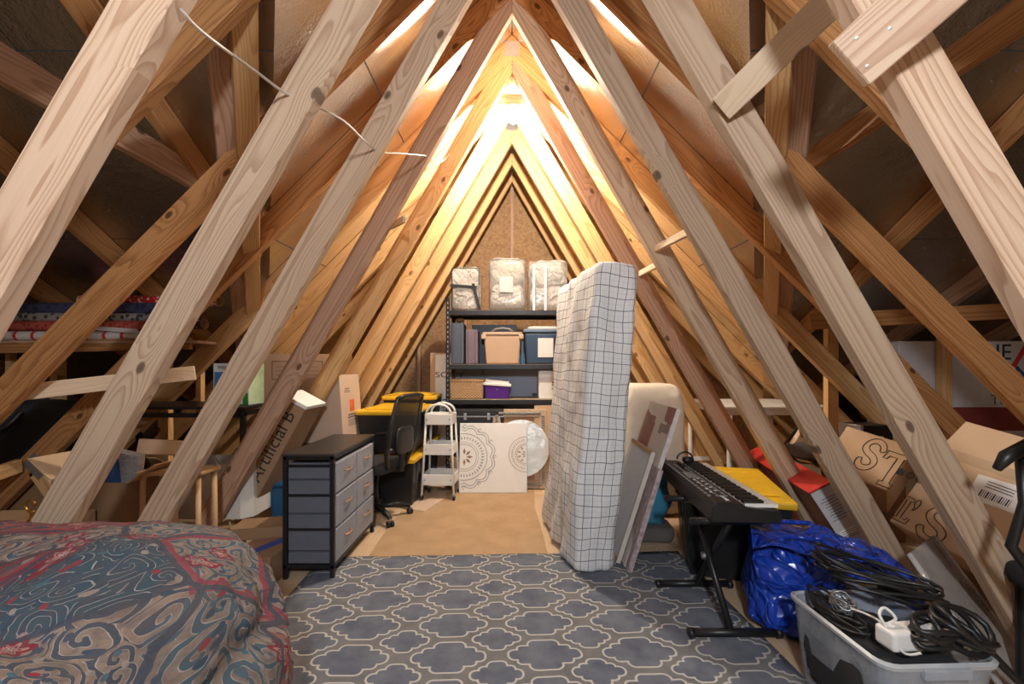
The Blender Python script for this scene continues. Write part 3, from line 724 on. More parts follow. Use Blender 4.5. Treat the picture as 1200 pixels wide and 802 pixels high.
# small wooden side table, white lampshade, taped box, red disc
t = thing('side_table', 'small pale wooden side table in front of the white lampshade', 'table', (-1.985, 2.66, 0))
MB().box((0, 0, .625), (.38, .18, .022)).build('table_top', W_LEGS, t, .004)
for x in (-.16, .16):
    for y in (-.07, .07): MB().tube([(x, y, .615), (x * 1.05, y * 1.05, 0)], [.016, .012], 10).build('leg', W_LEGS, t, smooth=True)
MB().box((0, .07, .2), (.33, .015, .03)).build('stretcher', W_LEGS, t)
t = thing('floor_lamp', 'white faceted lampshade on a short splayed wooden stand', 'lamp', (-2.09, 3.22, 0))
a, b2 = .29, .17; z0, z1 = .20, .575
def octo(k, z): return [Vector((x * k, y * k, z)) for x, y in ((-a + .06, -b2), (a - .06, -b2), (a, -b2 + .06), (a, b2 - .06), (a - .06, b2), (-a + .06, b2), (-a, b2 - .06), (-a, -b2 + .06))]
mb = MB(); lo, hi = octo(1, z0), octo(.97, z1); li, hi2 = octo(.985, z0), octo(.955, z1)
mb.add(lo + hi + li + hi2, [(i, (i + 1) % 8, 8 + (i + 1) % 8, 8 + i) for i in range(8)] + [(16 + i, 24 + i, 24 + (i + 1) % 8, 16 + (i + 1) % 8) for i in range(8)] + [(i, 16 + i, 16 + (i + 1) % 8, (i + 1) % 8) for i in range(8)] + [(8 + i, 8 + (i + 1) % 8, 24 + (i + 1) % 8, 24 + i) for i in range(8)])
mb.build('lamp_shade', WHITEF, t)
for k in range(4):
    an = math.pi / 4 + k * math.pi / 2; c_, s_ = math.cos(an), math.sin(an)
    MB().tube([(.02 * c_, .02 * s_, .30), (.20 * c_, .12 * s_, 0)], [.011, .008], 8).build('leg', W_LEGS, t, smooth=True)
MB().tube([(0, 0, .27), (0, 0, .5)], .012, 8).build('pole', BRASS, t)
mb = MB()
for an in (0, 2.1, 4.2): mb.tube([(0, 0, .5), (.27 * math.cos(an), .15 * math.sin(an), .555)], .003, 5)
mb.build('shade_ring', STEEL, t)
t = carton('taped_box', 'low brown box crossed with blue tape on the floor beside the chest', 'box', (-1.48, 2.66, 0), rot(0, 0, -4), (.26, .30, .17), CARD_DARK, False)
MB().box((.02, -.151, .09), (.05, .003, .17)).build('blue_tape', BLUE_TAPE, t)
put(MB().box((0, 0, .0045), (.06, .33, .003)).build('blue_tape', BLUE_TAPE, t), (.02, 0, .17), rot(0, 0, -20))
t = carton('flat_box', 'shallow dark carton on top of the taped box', 'box', (-1.60, 2.86, .172), rot(0, 0, 12), (.3, .2, .07), CARD_DARK)
t = thing('toy_disc', 'round red disc peeking out beside the patchwork', 'disc', P(300, 690, 2.30) * 1)
t.location.z = .0
MB().lathe([(0, .02), (.05, .022), (.075, .015), (.08, .0), (.0, .0)]).build('disc_body', RED, t, smooth=True)
t = thing('storage_bin', 'blue plastic bin behind the chest of drawers', 'bin', (-1.64, 3.45, 0))
MB().frus((0, 0, .0), (.32, .20), (.36, .24), .34).build('bin_body', BLUE_BIN, t, .01)
MB().box((0, 0, .355), (.38, .25, .03)).build('lid', BLUE_BIN, t, .008)

# ------------------------------------------------------------------ totes
def tote(lab, loc, rz, w_, d_, h_, body=TOTE_BLACK, lid=YELLOW, group='black totes with yellow lids'):
    t = thing('storage_tote', lab, 'tote', loc, math.radians(rz), group)
    MB().frus((0, 0, 0), (w_ * .86, d_ * .86), (w_ * .97, d_ * .97), h_ - .03).build('tote_body', body, t, .012, seg=2)
    for x in (-1, 1):
        for k in (-.3, 0, .3):
            rb = MB(); rb.add([(x * w_ * .43, d_ * k - .03, .03), (x * w_ * .43, d_ * k + .03, .03), (x * (w_ * .485 + .008), d_ * k + .025, h_ - .06), (x * (w_ * .485 + .008), d_ * k - .025, h_ - .06), (x * w_ * .42, d_ * k - .03, .03), (x * w_ * .42, d_ * k + .03, .03), (x * w_ * .47, d_ * k + .025, h_ - .06), (x * w_ * .47, d_ * k - .025, h_ - .06)],
                   [(0, 1, 2, 3), (4, 7, 6, 5), (0, 4, 5, 1), (1, 5, 6, 2), (2, 6, 7, 3), (3, 7, 4, 0)]).build('rib', body, t)
    ld = MB().box((0, 0, h_ - .025), (w_ * 1.03, d_ * 1.03, .045)).build('lid', lid, t, .014, seg=2)
    f = MB()
    f.box((0, 0, h_ + .004), (w_ * .8, d_ * .8, .016))
    for k in (-.25, 0, .25): f.box((0, d_ * k, h_ + .012), (w_ * .7, .03, .008))
    f.build('raised_panel', lid, ld, .006)
    for x in (-1, 1): MB().box((x * w_ * .52, 0, h_ - .06), (.02, d_ * .22, .06)).build('handle', body, t, .006)
    return t
a_ = tote('black tote with a yellow lid at the bottom of the stack behind the office chair', (-1.10, 4.26, 0), -3, .53, .70, .44)
MB().box((-.09, -.345, .2), (.06, .012, .24), rot(-6)).build('label', pm('tote_label', (.25, .40, .36), .5, var=.4, scale=60), a_)
text('lettering', 'BOX', .06, (-.09, -.357, .2), R_FRONT @ rot(0, 0, 90), PAPERW, a_)
tote('black tote with a yellow lid on top of the stack behind the office chair', (-1.10, 4.26, .475), -2, .53, .70, .385)
tote('black tote with a yellow lid at the bottom of the rear stack', (-1.10, 4.87, 0), 1, .56, .46, .46)
tote('black tote with a yellow lid on top of the rear stack beside the shelf post', (-1.08, 4.87, .50), 2, .56, .46, .44)

# ------------------------------------------------------------------ office chair
t = thing('office_chair', 'black mesh-back office chair on casters beside the chest of drawers', 'chair', (-1.12, 3.65, 0), math.radians(74))
MB().blob((0, .02, .44), (.46, .46, .10), .35, .6, nu=40, nv=14).build('seat', BLACKF, t, smooth=True)
MB().lathe([(.028, .13), (.028, .30), (.02, .30), (.02, .395), (0, .395)], n=16).build('gas_column', BLACKM, t, smooth=True)
MB().lathe([(.0, .06), (.045, .06), (.05, .09), (.04, .135), (.0, .135)], n=16).build('hub', BLACK, t, smooth=True)
for k in range(5):
    an = math.radians(72 * k + 20); c_, s_ = math.cos(an), math.sin(an)
    lg = MB().tube([(.03 * c_, .03 * s_, .105), (.16 * c_, .16 * s_, .10), (.28 * c_, .28 * s_, .072)], [.026, .022, .016], 10).build('base_leg', BLACK, t, smooth=True)
    for q in (-1, 1):
        MB().lathe([(0, -.011), (.024, -.011), (.027, 0), (.024, .011), (0, .011)], (.28 * c_ - q * .014 * s_, .28 * s_ + q * .014 * c_, .034 - .006), axes((0, 0, 1), (c_, s_, 0)), 16).build('caster_wheel', BLACK, lg, smooth=True)
    MB().tube([(.28 * c_, .28 * s_, .04), (.28 * c_, .28 * s_, .075)], .007, 8).build('caster_stem', STEEL, lg)
# back: two uprights, a top rail and mesh
def bk(x, z): return Vector((x, -.20 - .22 * (z - .45) - .10 * (x * x) * 0 + .10 * max(0, (z - .75)) * 0, z))
for q in (-1, 1): MB().tube([bk(q * .14, .45), bk(q * .20, .58), bk(q * .225, .78), bk(q * .20, 1.0)], [.02, .02, .017, .014], 8).build('back_upright', BLACK, t, smooth=True)
MB().tube([bk(-.20, 1.0), bk(-.1, 1.015), bk(.1, 1.015), bk(.20, 1.0)], .017, 8).build('top_rail', BLACK, t, smooth=True)
MB().tube([bk(-.21, .60), bk(0, .57), bk(.21, .60)], .02, 8).build('lumbar_rail', BLACK, t, smooth=True)
MB().prism([bk(-.19, .60), bk(.19, .60), bk(.21, .8), bk(.185, 1.0), bk(-.185, 1.0), bk(-.21, .8)], Vector((0, -.004, 0)), Vector((0, .004, 0))).build('back_mesh', mesh_fabric('chair_mesh', (.012, .012, .014), .008), t)
MB().blob(bk(0, .66) + Vector((0, -.02, 0)), (.26, .05, .22), .5, nu=24, nv=12).build('lumbar_pad', BLACK, t, smooth=True)
MB().tube([(0, -.10, .41), (0, -.24, .42), bk(0, .52) + Vector((0, -.03, 0)), bk(0, .60)], .025, 8).build('back_bracket', BLACK, t, smooth=True)
for q in (-1, 1):
    am = MB().tube([(q * .20, -.06, .42), (q * .27, -.07, .47), (q * .275, -.10, .62), (q * .27, -.02, .645)], [.018, .02, .02, .018], 8).build('armrest', BLACK, t, smooth=True)
    MB().box((q * .27, .04, .655), (.055, .26, .03)).build('arm_pad', BLACK, am, .01, seg=2)

# ------------------------------------------------------------------ white trolley
t = thing('rolling_cart', 'white three tier rolling cart with two hoop handles in front of the shelves', 'cart', (-.68, 4.26, 0), math.radians(-4))
cw, cd = .27, .24
for z, sc_ in ((.14, 1.08), (.42, 1.0), (.70, .93)):
    tw, td = cw * sc_, cd * sc_
    f = MB().box((0, 0, z + .004), (tw, td, .008))
    for x in (-1, 1): f.box((x * tw / 2, 0, z + .05), (.008, td, .10))
    for y in (-1, 1): f.box((0, y * td / 2, z + .05), (tw, .008, .10))
    tr_ = f.build('tray', WHITEP, t, .003)
    for x in (-1, 1):
        MB().lathe([(0, 0), (.008, 0), (.006, .006), (0, .007)], (x * tw * .42, -td / 2 - .004, z + .05), axes((1, 0, 0), (0, 0, 1)), 8).build('bolt', STEEL, tr_)
for x in (-1, 1):
    for y in (-1, 1):
        MB().tube([(x * cw * .56, y * cd * .54, .05), (x * cw * .43, y * cd * .40, .80)], .011, 8).build('post', WHITEP, t, smooth=True)
        lg = MB().lathe([(0, -.012), (.022, -.012), (.025, 0), (.022, .012), (0, .012)], (x * cw * .56, y * cd * .54, .026), axes((0, 0, 1), (1, 0, 0)) @ rot(90), 14).build('caster_wheel', BLACK, t, smooth=True)
        MB().box((x * cw * .56, y * cd * .54, .048), (.02, .03, .02)).build('caster_fork', STEEL, t)
for y in (-1, 1):
    MB().tube([(math.cos(a_2) * cw * .43, y * cd * .40, .80 + .09 * math.sin(a_2)) for a_2 in [math.pi * k / 12 for k in range(13)]], .011, 8).build('hoop_handle', WHITEP, t, smooth=True)

# ------------------------------------------------------------------ metal shelves with their load
SX0, SX1, SY0, SY1 = -.68, .54, 4.62, 5.06
t = thing('metal_shelf', 'black metal shelving unit against the strand board end wall', 'shelf', ((SX0 + SX1) / 2, (SY0 + SY1) / 2, 0))
sw, sd = SX1 - SX0, SY1 - SY0
for x in (-1, 1):
    for y in (-1, 1):
        f = MB().box((x * (sw / 2), y * (sd / 2), .98), (.006, .04, 1.96)).box((x * (sw / 2 - .017), y * (sd / 2 + .017), .98), (.04, .006, 1.96))
        po = f.build('post', BLACKM, t)
        if y < 0:
            h = MB()
            for k in range(38): h.box((x * (sw / 2 - .017), -sd / 2 - .0208, .05 + k * .05), (.008, .001, .02))
            h.build('slots', STEEL, po)
SHZ = (.20, .52, .905, 1.27, 1.83)
for z in SHZ:
    MB().box((0, 0, z - .008), (sw - .02, sd, .012)).build('shelf_board', pm('particle_board_shelf', (.40, .31, .22), .7), t)
    for y in (-1, 1): MB().box((0, y * (sd / 2 + .012), z - .03), (sw, .012, .05)).build('beam', BLACKM, t, .003)
    for x in (-1, 1): MB().box((x * (sw / 2 - .004), 0, z - .03), (.012, sd, .04)).build('beam', BLACKM, t, .003)

BEDDING = crumple('white_bedding', (.40, .38, .35), (.58, .56, .53), .85); BEDDING2 = crumple('cream_bedding', (.36, .31, .25), (.52, .46, .39), .85)
CLEAR = plastic_clear('clear_vinyl', (.75, .74, .72), .22)
def bag_blob(lab, loc, size, seed, piping=INK, inner=None, strap=False, folds=2):
    t = thing('bedding_bag', lab, 'bag', loc, group='zipped bags of bedding on the top shelf')
    w_, d_, h_ = size
    z = 0
    for k in range(folds):
        hh = h_ / folds * .98
        MB().blob((random.uniform(-.01, .01), 0, z + hh * .52), (w_ * .92, d_ * .9, hh * 1.12), (.45, .55)[k % 2], .6, amp=.16, fs=11, seed=seed * 7 + k, nu=40, nv=18).build('folded_bedding', inner if k else BEDDING, t, smooth=True)
        z += hh
    MB().blob((0, 0, h_ / 2), (w_, d_, h_ * 1.04), .25, .3, amp=.07, fs=14, seed=seed, nu=60, nv=30).build('clear_cover', CLEAR, t, smooth=True)
    e = []
    for x, z in ((-1, -1), (1, -1), (1, 1), (-1, 1)): e.append((x * w_ * .46, -d_ * .47, h_ / 2 + z * h_ * .47))
    MB().tube(e, .005, 6, closed=True).build('piping', piping, t, smooth=True)
    if strap:
        MB().box((-.02, -d_ * .5, h_ * .55), (w_ * .9, .008, .03), rot(0, 4)).build('strap', BLACKF, t)
        MB().box((w_ * .38, -d_ * .51, h_ * .3), (.03, .008, h_ * .65), rot(0, -14)).build('strap', BLACKF, t)
    return t
sz_ = SHZ[4]
bag_blob('clear bag of white bedding with a black strap, nearest the shelf post on top', (-.49, 4.84, sz_), (.31, .34, .46), 1, BLACKF, BEDDING, True)
bg = bag_blob('clear bag of cream bedding with a printed panel in the middle of the top shelf', (-.05, 4.84, sz_), (.40, .36, .55), 2, INKG, BEDDING2)
MB().box((-.01, -.186, .27), (.14, .003, .16)).build('printed_panel', pm('bag_print', (.45, .44, .43), .6, var=.6, scale=70), bg)
bg = bag_blob('clear bag with upright white boards and bedding at the mattress end on top', (.38, 4.84, sz_), (.42, .34, .53), 3, pm('tan_piping', (.32, .24, .18), .7), BEDDING)
for x in (-.15, -.03): MB().box((x, -.172, .235), (.022, .03, .48)).build('edge_board', PAPERW, bg)
sz_ = SHZ[3]
def case(name, lab, cat, x0, x1, z1, m, y=4.80, d_=.3):
    t = thing(name, lab, cat, ((x0 + x1) / 2, y, sz_))
    w_ = x1 - x0
    MB().box((0, 0, z1 / 2), (w_, d_, z1)).build('case_body', m, t, .012, seg=2)
    for x in (-.3, .3): MB().box((x * w_, -d_ / 2 - .001, z1 / 2), (.004, .003, z1 * .92)).build('zip', INK, t)
    MB().tube([(0, -.03, z1), (0, -.03, z1 + .02), (0, .03, z1 + .02), (0, .03, z1)], .006, 6).build('handle', m, t)
    return t
case('upright_case', 'narrow blue upright case nearest the post on the second shelf', 'case', -.64, -.505, .43, NAVY2)
case('upright_case', 'narrow mauve upright case beside the blue one', 'case', -.485, -.36, .36, MAUVE)
o = thing('wicker_ball', 'small brown woven ball on top of the blue case', 'ball', (-.56, 4.80, sz_ + .45))
MB().blob((0, 0, .02), (.09, .09, .05), 1, amp=.15, fs=40, seed=2, nu=20, nv=10).build('ball_body', CARD_DARK, o)
t = thing('lidded_bin', 'tan plastic bin with an arched lid handle on the second shelf', 'bin', (-.10, 4.80, sz_))
MB().frus((0, 0, 0), (.34, .28), (.39, .32), .30).build('bin_body', TAN, t, .015, seg=2)
MB().box((0, 0, .315), (.42, .34, .035)).build('lid', pm('tan_lid', (.42, .30, .21), .5), t, .01)
for x in (-.195, .195): MB().box((x, -.16, .285), (.05, .03, .05)).build('latch', TAN, t, .005)
MB().tube([(-.12, -.13, .33), (-.07, -.13, .365), (0, -.13, .375), (.07, -.13, .365), (.12, -.13, .33)], .012, 8).build('handle', pm('grey_handle', (.2, .18, .17), .5), t, smooth=True)
t = thing('lidded_bin', 'dark blue plastic bin with a white paper label at the mattress end of the shelf', 'bin', (.33, 4.80, sz_))
MB().frus((0, 0, 0), (.36, .28), (.40, .32), .32).build('bin_body', pm('dark_blue_bin', (.02, .05, .10), .4), t, .015, seg=2)
MB().box((0, 0, .345), (.43, .34, .04)).build('lid', pm('blue_grey_lid', (.12, .17, .24), .4), t, .012)
MB().blob((0, 0, .375), (.36, .28, .05), .4, nu=24, nv=8).build('cloth_on_lid', WHITEF, t, smooth=True)
MB().box((.02, -.159, .17), (.16, .003, .20), rot(4)).build('paper_label', PAPERW, t)
o = MB().box((.11, 4.83, sz_ + .12), (.03, .25, .24)).build('thin_box', BLUE_BIN, None, .004); tag(o, 'thin bright blue box squeezed between the tan and dark blue bins', 'box')
t = thing('back_panel', 'dark navy board standing at the back of the second shelf', 'board', (-.2, 5.0, sz_))
MB().box((0, 0, .22), (.5, .02, .44)).build('panel', NAVY, t)
sz_ = SHZ[2]
def weave(name):
    m, nt, b, out = new_mat(name); v = OBJ(nt); s = SEP(nt, v)
    a = MA(nt, 'SINE', MA(nt, 'MULTIPLY', MA(nt, 'ADD', s[0], s[1]), 190)); c = MA(nt, 'SINE', MA(nt, 'MULTIPLY', s[2], 230))
    f = MA(nt, 'MULTIPLY', a, c); f = MA(nt, 'ADD', MA(nt, 'MULTIPLY', f, .5), .5)
    L(nt, MIX(nt, f, (.26, .14, .06), (.60, .40, .22)), b.inputs['Base Color']); b.inputs['Roughness'].default_value = .7; BUMP(nt, b, f, .8, .006); return m
WEAVE = weave('seagrass_weave')
t = thing('wicker_basket', 'rectangular woven seagrass basket on the third shelf', 'basket', (-.475, 4.78, sz_))
MB().frus((0, 0, 0), (.34, .26), (.36, .28), .19).build('basket_body', WEAVE, t, .012, seg=2)
MB().tube([(-.18, -.14, .195), (.18, -.14, .195), (.18, .14, .195), (-.18, .14, .195)], .012, 8, closed=True).build('rim', WEAVE, t, smooth=True)
t = thing('lidded_box', 'small purple plastic box with a white lid on the third shelf', 'box', (-.155, 4.76, sz_))
MB().frus((0, 0, 0), (.24, .18), (.275, .22), .135).build('box_body', PURPLE, t, .01)
MB().box((0, 0, .15), (.295, .24, .03), rot(0, 4)).build('lid', PAPERW, t, .006)
MB().box((0, 0, .18), (.25, .2, .03), rot(0, 7)).build('paper_stack', PAPERW, t)
MB().lathe([(0, 0), (.008, 0), (0, .004)], (.0, -.104, .10), axes((1, 0, 0), (0, 0, 1)), 8).build('latch', STEEL, t)
t = carton('white_box', 'white carton with dark print at the mattress end of the third shelf', 'box', (.40, 4.80, sz_), rot(), (.24, .26, .29), PAPERW, False)
bars(t, 'print', .06, .05, .09, 4, R_FRONT, (0, -.131, .12), .022, .012, INKG)

def screen_box_mat():
    m, nt, b, out = new_mat('television_box_print'); v = OBJ(nt); s = SEP(nt, v)
    n = NOISE(nt, v, 4, 3)
    c = RAMP(nt, MA(nt, 'ADD', MA(nt, 'MULTIPLY', s[0], .55), MA(nt, 'MULTIPLY', n, .35)), [(-0., (.20, .25, .38)), (.25, (.32, .38, .52)), (.55, (.45, .43, .52))])
    L(nt, c, b.inputs['Base Color']); b.inputs['Roughness'].default_value = .4; return m
t = thing('television_box', 'large flat television carton with a blue printed front behind the shelves', 'box', (-.23, 5.22, 0))
MB().box((0, 0, .70), (1.42, .20, 1.40)).build('body', CARD, t, .004)
MB().box((-.53, -.101, .70), (.24, .002, 1.36)).build('white_panel', PAPERW, t)
MB().box((.11, -.101, .70), (1.02, .002, 1.36)).build('printed_front', screen_box_mat(), t)
text('lettering', 'SONY', .09, (-.485, -.103, 1.145), R_FRONT, INK, t, sx=1.4)
text('lettering', '3', .075, (-.11, -.103, 1.18), R_FRONT, INK, t)
MB().box((.52, -.103, .92), (.12, .001, .035)).build('print', INKG, t)
bars(t, 'print', -.52, .86, .12, 5, R_FRONT, (0, -.1025, 0), .03, .014, INKG)
# cases and dark boxes under the shelves
t = thing('equipment_case', 'black equipment case with silver latches under the third shelf', 'case', (-.36, 4.72, .53))
MB().box((0, 0, .145), (.56, .3, .27)).build('case_body', BLACK, t, .02, seg=2)
MB().box((0, 0, .20), (.57, .31, .012)).build('seam', STEEL, t)
for x in (-.12, .12): MB().box((x, -.155, .2), (.03, .012, .07)).build('latch', STEEL, t, .003)
MB().tube([(-.1, -.15, .12), (-.1, -.19, .12), (.1, -.19, .12), (.1, -.15, .12)], .01, 8).build('handle', BLACK, t, smooth=True)
t = carton('dark_box', 'dark navy box beside the equipment case under the third shelf', 'box', (.10, 4.80, .53), rot(), (.30, .28, .22), NAVY, False)
t = carton('dark_box', 'dark navy box on the lowest shelf behind the canvas', 'box', (-.3, 4.84, .21), rot(), (.5, .3, .26), NAVY, False)
o = MB().box((0, 0, .42), (.26, .012, .84), rot(-7)).build('cardboard_sheet', CARD); o.location = (.36, 4.55, .005); tag(o, 'plain brown cardboard sheet leaning behind the ornate frame', 'cardboard')

# canvas with medallions, mirror, ornate frame, small basket
lean = rot(-8)
t = thing('canvas_panel', 'white canvas with two raised grey medallions leaning on the shelves', 'canvas', (-.185, 4.36, .009), R=lean)
CW_, CH_ = .665, .675
MB().box((0, 0, CH_ / 2), (CW_, .035, CH_)).build('canvas', WHITEP, t, .003)
GOLD = pm('greige_relief', (.40, .34, .27), .6); BRN = pm('brown_relief', (.30, .20, .12), .6); GRY = pm('grey_relief', (.22, .21, .22), .6)
def medal(cx, cz, rr, side, scale_petals):
    def okx(x): return -CW_ / 2 + .004 < x < CW_ / 2 - .004
    def ring(r, wd, mt, scal=0, lob=0, nm='ring'):
        mb = MB(); n = 120
        for k in range(n):
            a0, a1 = 2 * math.pi * k / n, 2 * math.pi * (k + 1) / n
            q = lambda a, r_: (cx + (r_ + scal * abs(math.sin(a * lob / 2))) * math.cos(a), -.0195, cz + (r_ + scal * abs(math.sin(a * lob / 2))) * math.sin(a))
            pts_ = [q(a0, r - wd / 2), q(a1, r - wd / 2), q(a1, r + wd / 2), q(a0, r + wd / 2)]
            if all(okx(p[0]) for p in pts_):
                mb.add(pts_ + [(p[0], -.0165, p[2]) for p in pts_], [(0, 1, 2, 3), (0, 4, 5, 1), (1, 5, 6, 2), (2, 6, 7, 3), (3, 7, 4, 0)])
        mb.build(nm, mt, t)
    def petals(r0, r1, wd, n, mt, nm, off=0):
        mb = MB()
        for k in range(n):
            a = 2 * math.pi * (k + off) / n; c_, s_ = math.cos(a), math.sin(a)
            pr = [(r0, 0), ((r0 + r1) / 2, wd), (r1, 0), ((r0 + r1) / 2, -wd)]
            pts_ = [(cx + r * c_ - w2 * s_, -.0205, cz + r * s_ + w2 * c_) for r, w2 in pr]
            if all(okx(p[0]) for p in pts_): mb.add(pts_ + [(p[0], -.0165, p[2]) for p in pts_], [(0, 1, 2, 3), (0, 4, 5, 1), (1, 5, 6, 2), (2, 6, 7, 3), (3, 7, 4, 0)])
        o = mb.build(nm, mt, t)
        o['kind'] = 'stuff'
    petals(.02 * scale_petals, .085 * scale_petals, .014 * scale_petals, 8, BRN, 'petals')
    ring(.12 * rr, .006, GOLD); ring(.14 * rr, .004, GOLD)
    petals(.165 * rr, .20 * rr, .006 * rr, 40, GRY if side < 0 else BRN, 'petals')
    ring(.225 * rr, .006, GRY if side < 0 else GOLD)
    if side < 0:
        ring(.25, .006, GRY, .035, 12, 'scalloped_ring'); ring(.275, .005, GRY, .035, 12, 'scalloped_ring')
        for k in range(12):
            a = 2 * math.pi * (k) / 12; x, z = cx + .30 * math.cos(a), cz + .30 * math.sin(a)
            if okx(x - .02) and okx(x + .02) and .02 < z < CH_ - .02: MB().tube([(x + .014 * math.cos(b_), -.019, z + .014 * math.sin(b_)) for b_ in [.6 * j for j in range(9)]], .0025, 5).build('curl', GRY, t)
    else:
        petals(.05, .09, .012, 10, GOLD, 'petals', .5); petals(.10, .112, .006, 24, GOLD, 'petals')
medal(-.285, .345, 1, -1, 1)
medal(.325, .37, .76, 1, .55)
t = thing('round_mirror', 'round frameless mirror half hidden behind the medallion canvas', 'mirror', (.09, 4.44, .14), R=rot(-9))
MB().lathe([(0, 0), (.285, 0), (.285, .008), (0, .008)], (0, 0, .285), axes((1, 0, 0), (0, 0, 1)), 48).build('glass', pm('glass_painted_reflection', (.60, .66, .69), .22, .0, bump=.6, bscale=9, bdist=.02), t)  # pale reflection painted as a diffuse glass colour
t = thing('ornate_frame', 'tan picture frame with carved grey ornament behind the round mirror', 'frame', (.08, 4.50, .009), R=rot(-7))
fw, fh, bw_ = .56, .80, .085
MB().box((0, .008, fh / 2), (fw - .1, .008, fh - .1)).build('backing', pm('copper_backing', (.44, .24, .13), .7, var=.2), t)
for x in (-1, 1):
    MB().box((x * (fw / 2 - bw_ / 2), 0, fh / 2), (bw_, .035, fh)).build('rail', pm('tan_frame', (.50, .36, .24), .5), t, .008)
    MB().tube([(x * (fw / 2 - bw_ / 2), -.02, .06 + k * (fh - .12) / 60 ) for k in range(61)], [.012 + .008 * (k % 2) for k in range(61)], 6).build('carving', pm('grey_carving', (.30, .28, .25), .6), t)
for z in (bw_ / 2, fh - bw_ / 2):
    MB().box((0, 0, z), (fw - 2 * bw_, .033, bw_)).build('rail', pm('tan_frame', (.50, .36, .24), .5), t, .008)
    MB().tube([(-fw / 2 + .06 + k * (fw - .12) / 44, -.02, z) for k in range(45)], [.012 + .008 * (k % 2) for k in range(45)], 6).build('carving', pm('grey_carving', (.30, .28, .25), .6), t)
t = thing('small_basket', 'narrow tall woven basket between the white cart and the canvas', 'basket', (-.565, 4.50, 0))
MB().frus((0, 0, 0), (.10, .14), (.115, .16), .32).build('basket_body', WEAVE, t, .012)
MB().tube([(-.057, -.08, .32), (.057, -.08, .32), (.057, .08, .32), (-.057, .08, .32)], .009, 6, closed=True).build('rim', WEAVE, t)

# ------------------------------------------------------------------ mattress under its fitted sheet
def sheet_mat():
    m, nt, b, out = new_mat('grid_print_sheet'); uv = SEP(nt, UVC(nt)); v = OBJ(nt)
    dn = N(nt, 'TexNoise'); dn.inputs['Scale'].default_value = 3.2; L(nt, v, dn.inputs['Vector']); ds = SEP(nt, dn.outputs[1])
    u = MA(nt, 'ADD', uv[0], MA(nt, 'MULTIPLY', MA(nt, 'SUBTRACT', ds[0], .5), .045)); q = MA(nt, 'ADD', uv[1], MA(nt, 'MULTIPLY', MA(nt, 'SUBTRACT', ds[1], .5), .06))
    fu = MA(nt, 'FRACT', MA(nt, 'DIVIDE', u, .055)); fv = MA(nt, 'FRACT', MA(nt, 'DIVIDE', q, .066))
    ln = MA(nt, 'MAXIMUM', MA(nt, 'LESS_THAN', fu, .075), MA(nt, 'LESS_THAN', fv, .07))
    ln2 = MA(nt, 'MULTIPLY', MA(nt, 'MAXIMUM', MA(nt, 'LESS_THAN', MA(nt, 'ABSOLUTE', MA(nt, 'SUBTRACT', fu, .54)), .02), MA(nt, 'LESS_THAN', MA(nt, 'ABSOLUTE', MA(nt, 'SUBTRACT', fv, .54)), .02)), .22)
    base = MIX(nt, NOISE(nt, v, 3, 3), (.66, .67, .69), (.78, .78, .77))
    L(nt, MIX(nt, MA(nt, 'MAXIMUM', MA(nt, 'MULTIPLY', ln, .88), ln2), base, (.085, .10, .16)), b.inputs['Base Color'])
    b.inputs['Roughness'].default_value = .9; b.inputs['Specular IOR Level'].default_value = .2
    BUMP(nt, b, MA(nt, 'ADD', NOISE(nt, v, 9, 4), MA(nt, 'MULTIPLY', NOISE(nt, v, 240, 2), .15)), .35, .02); return m
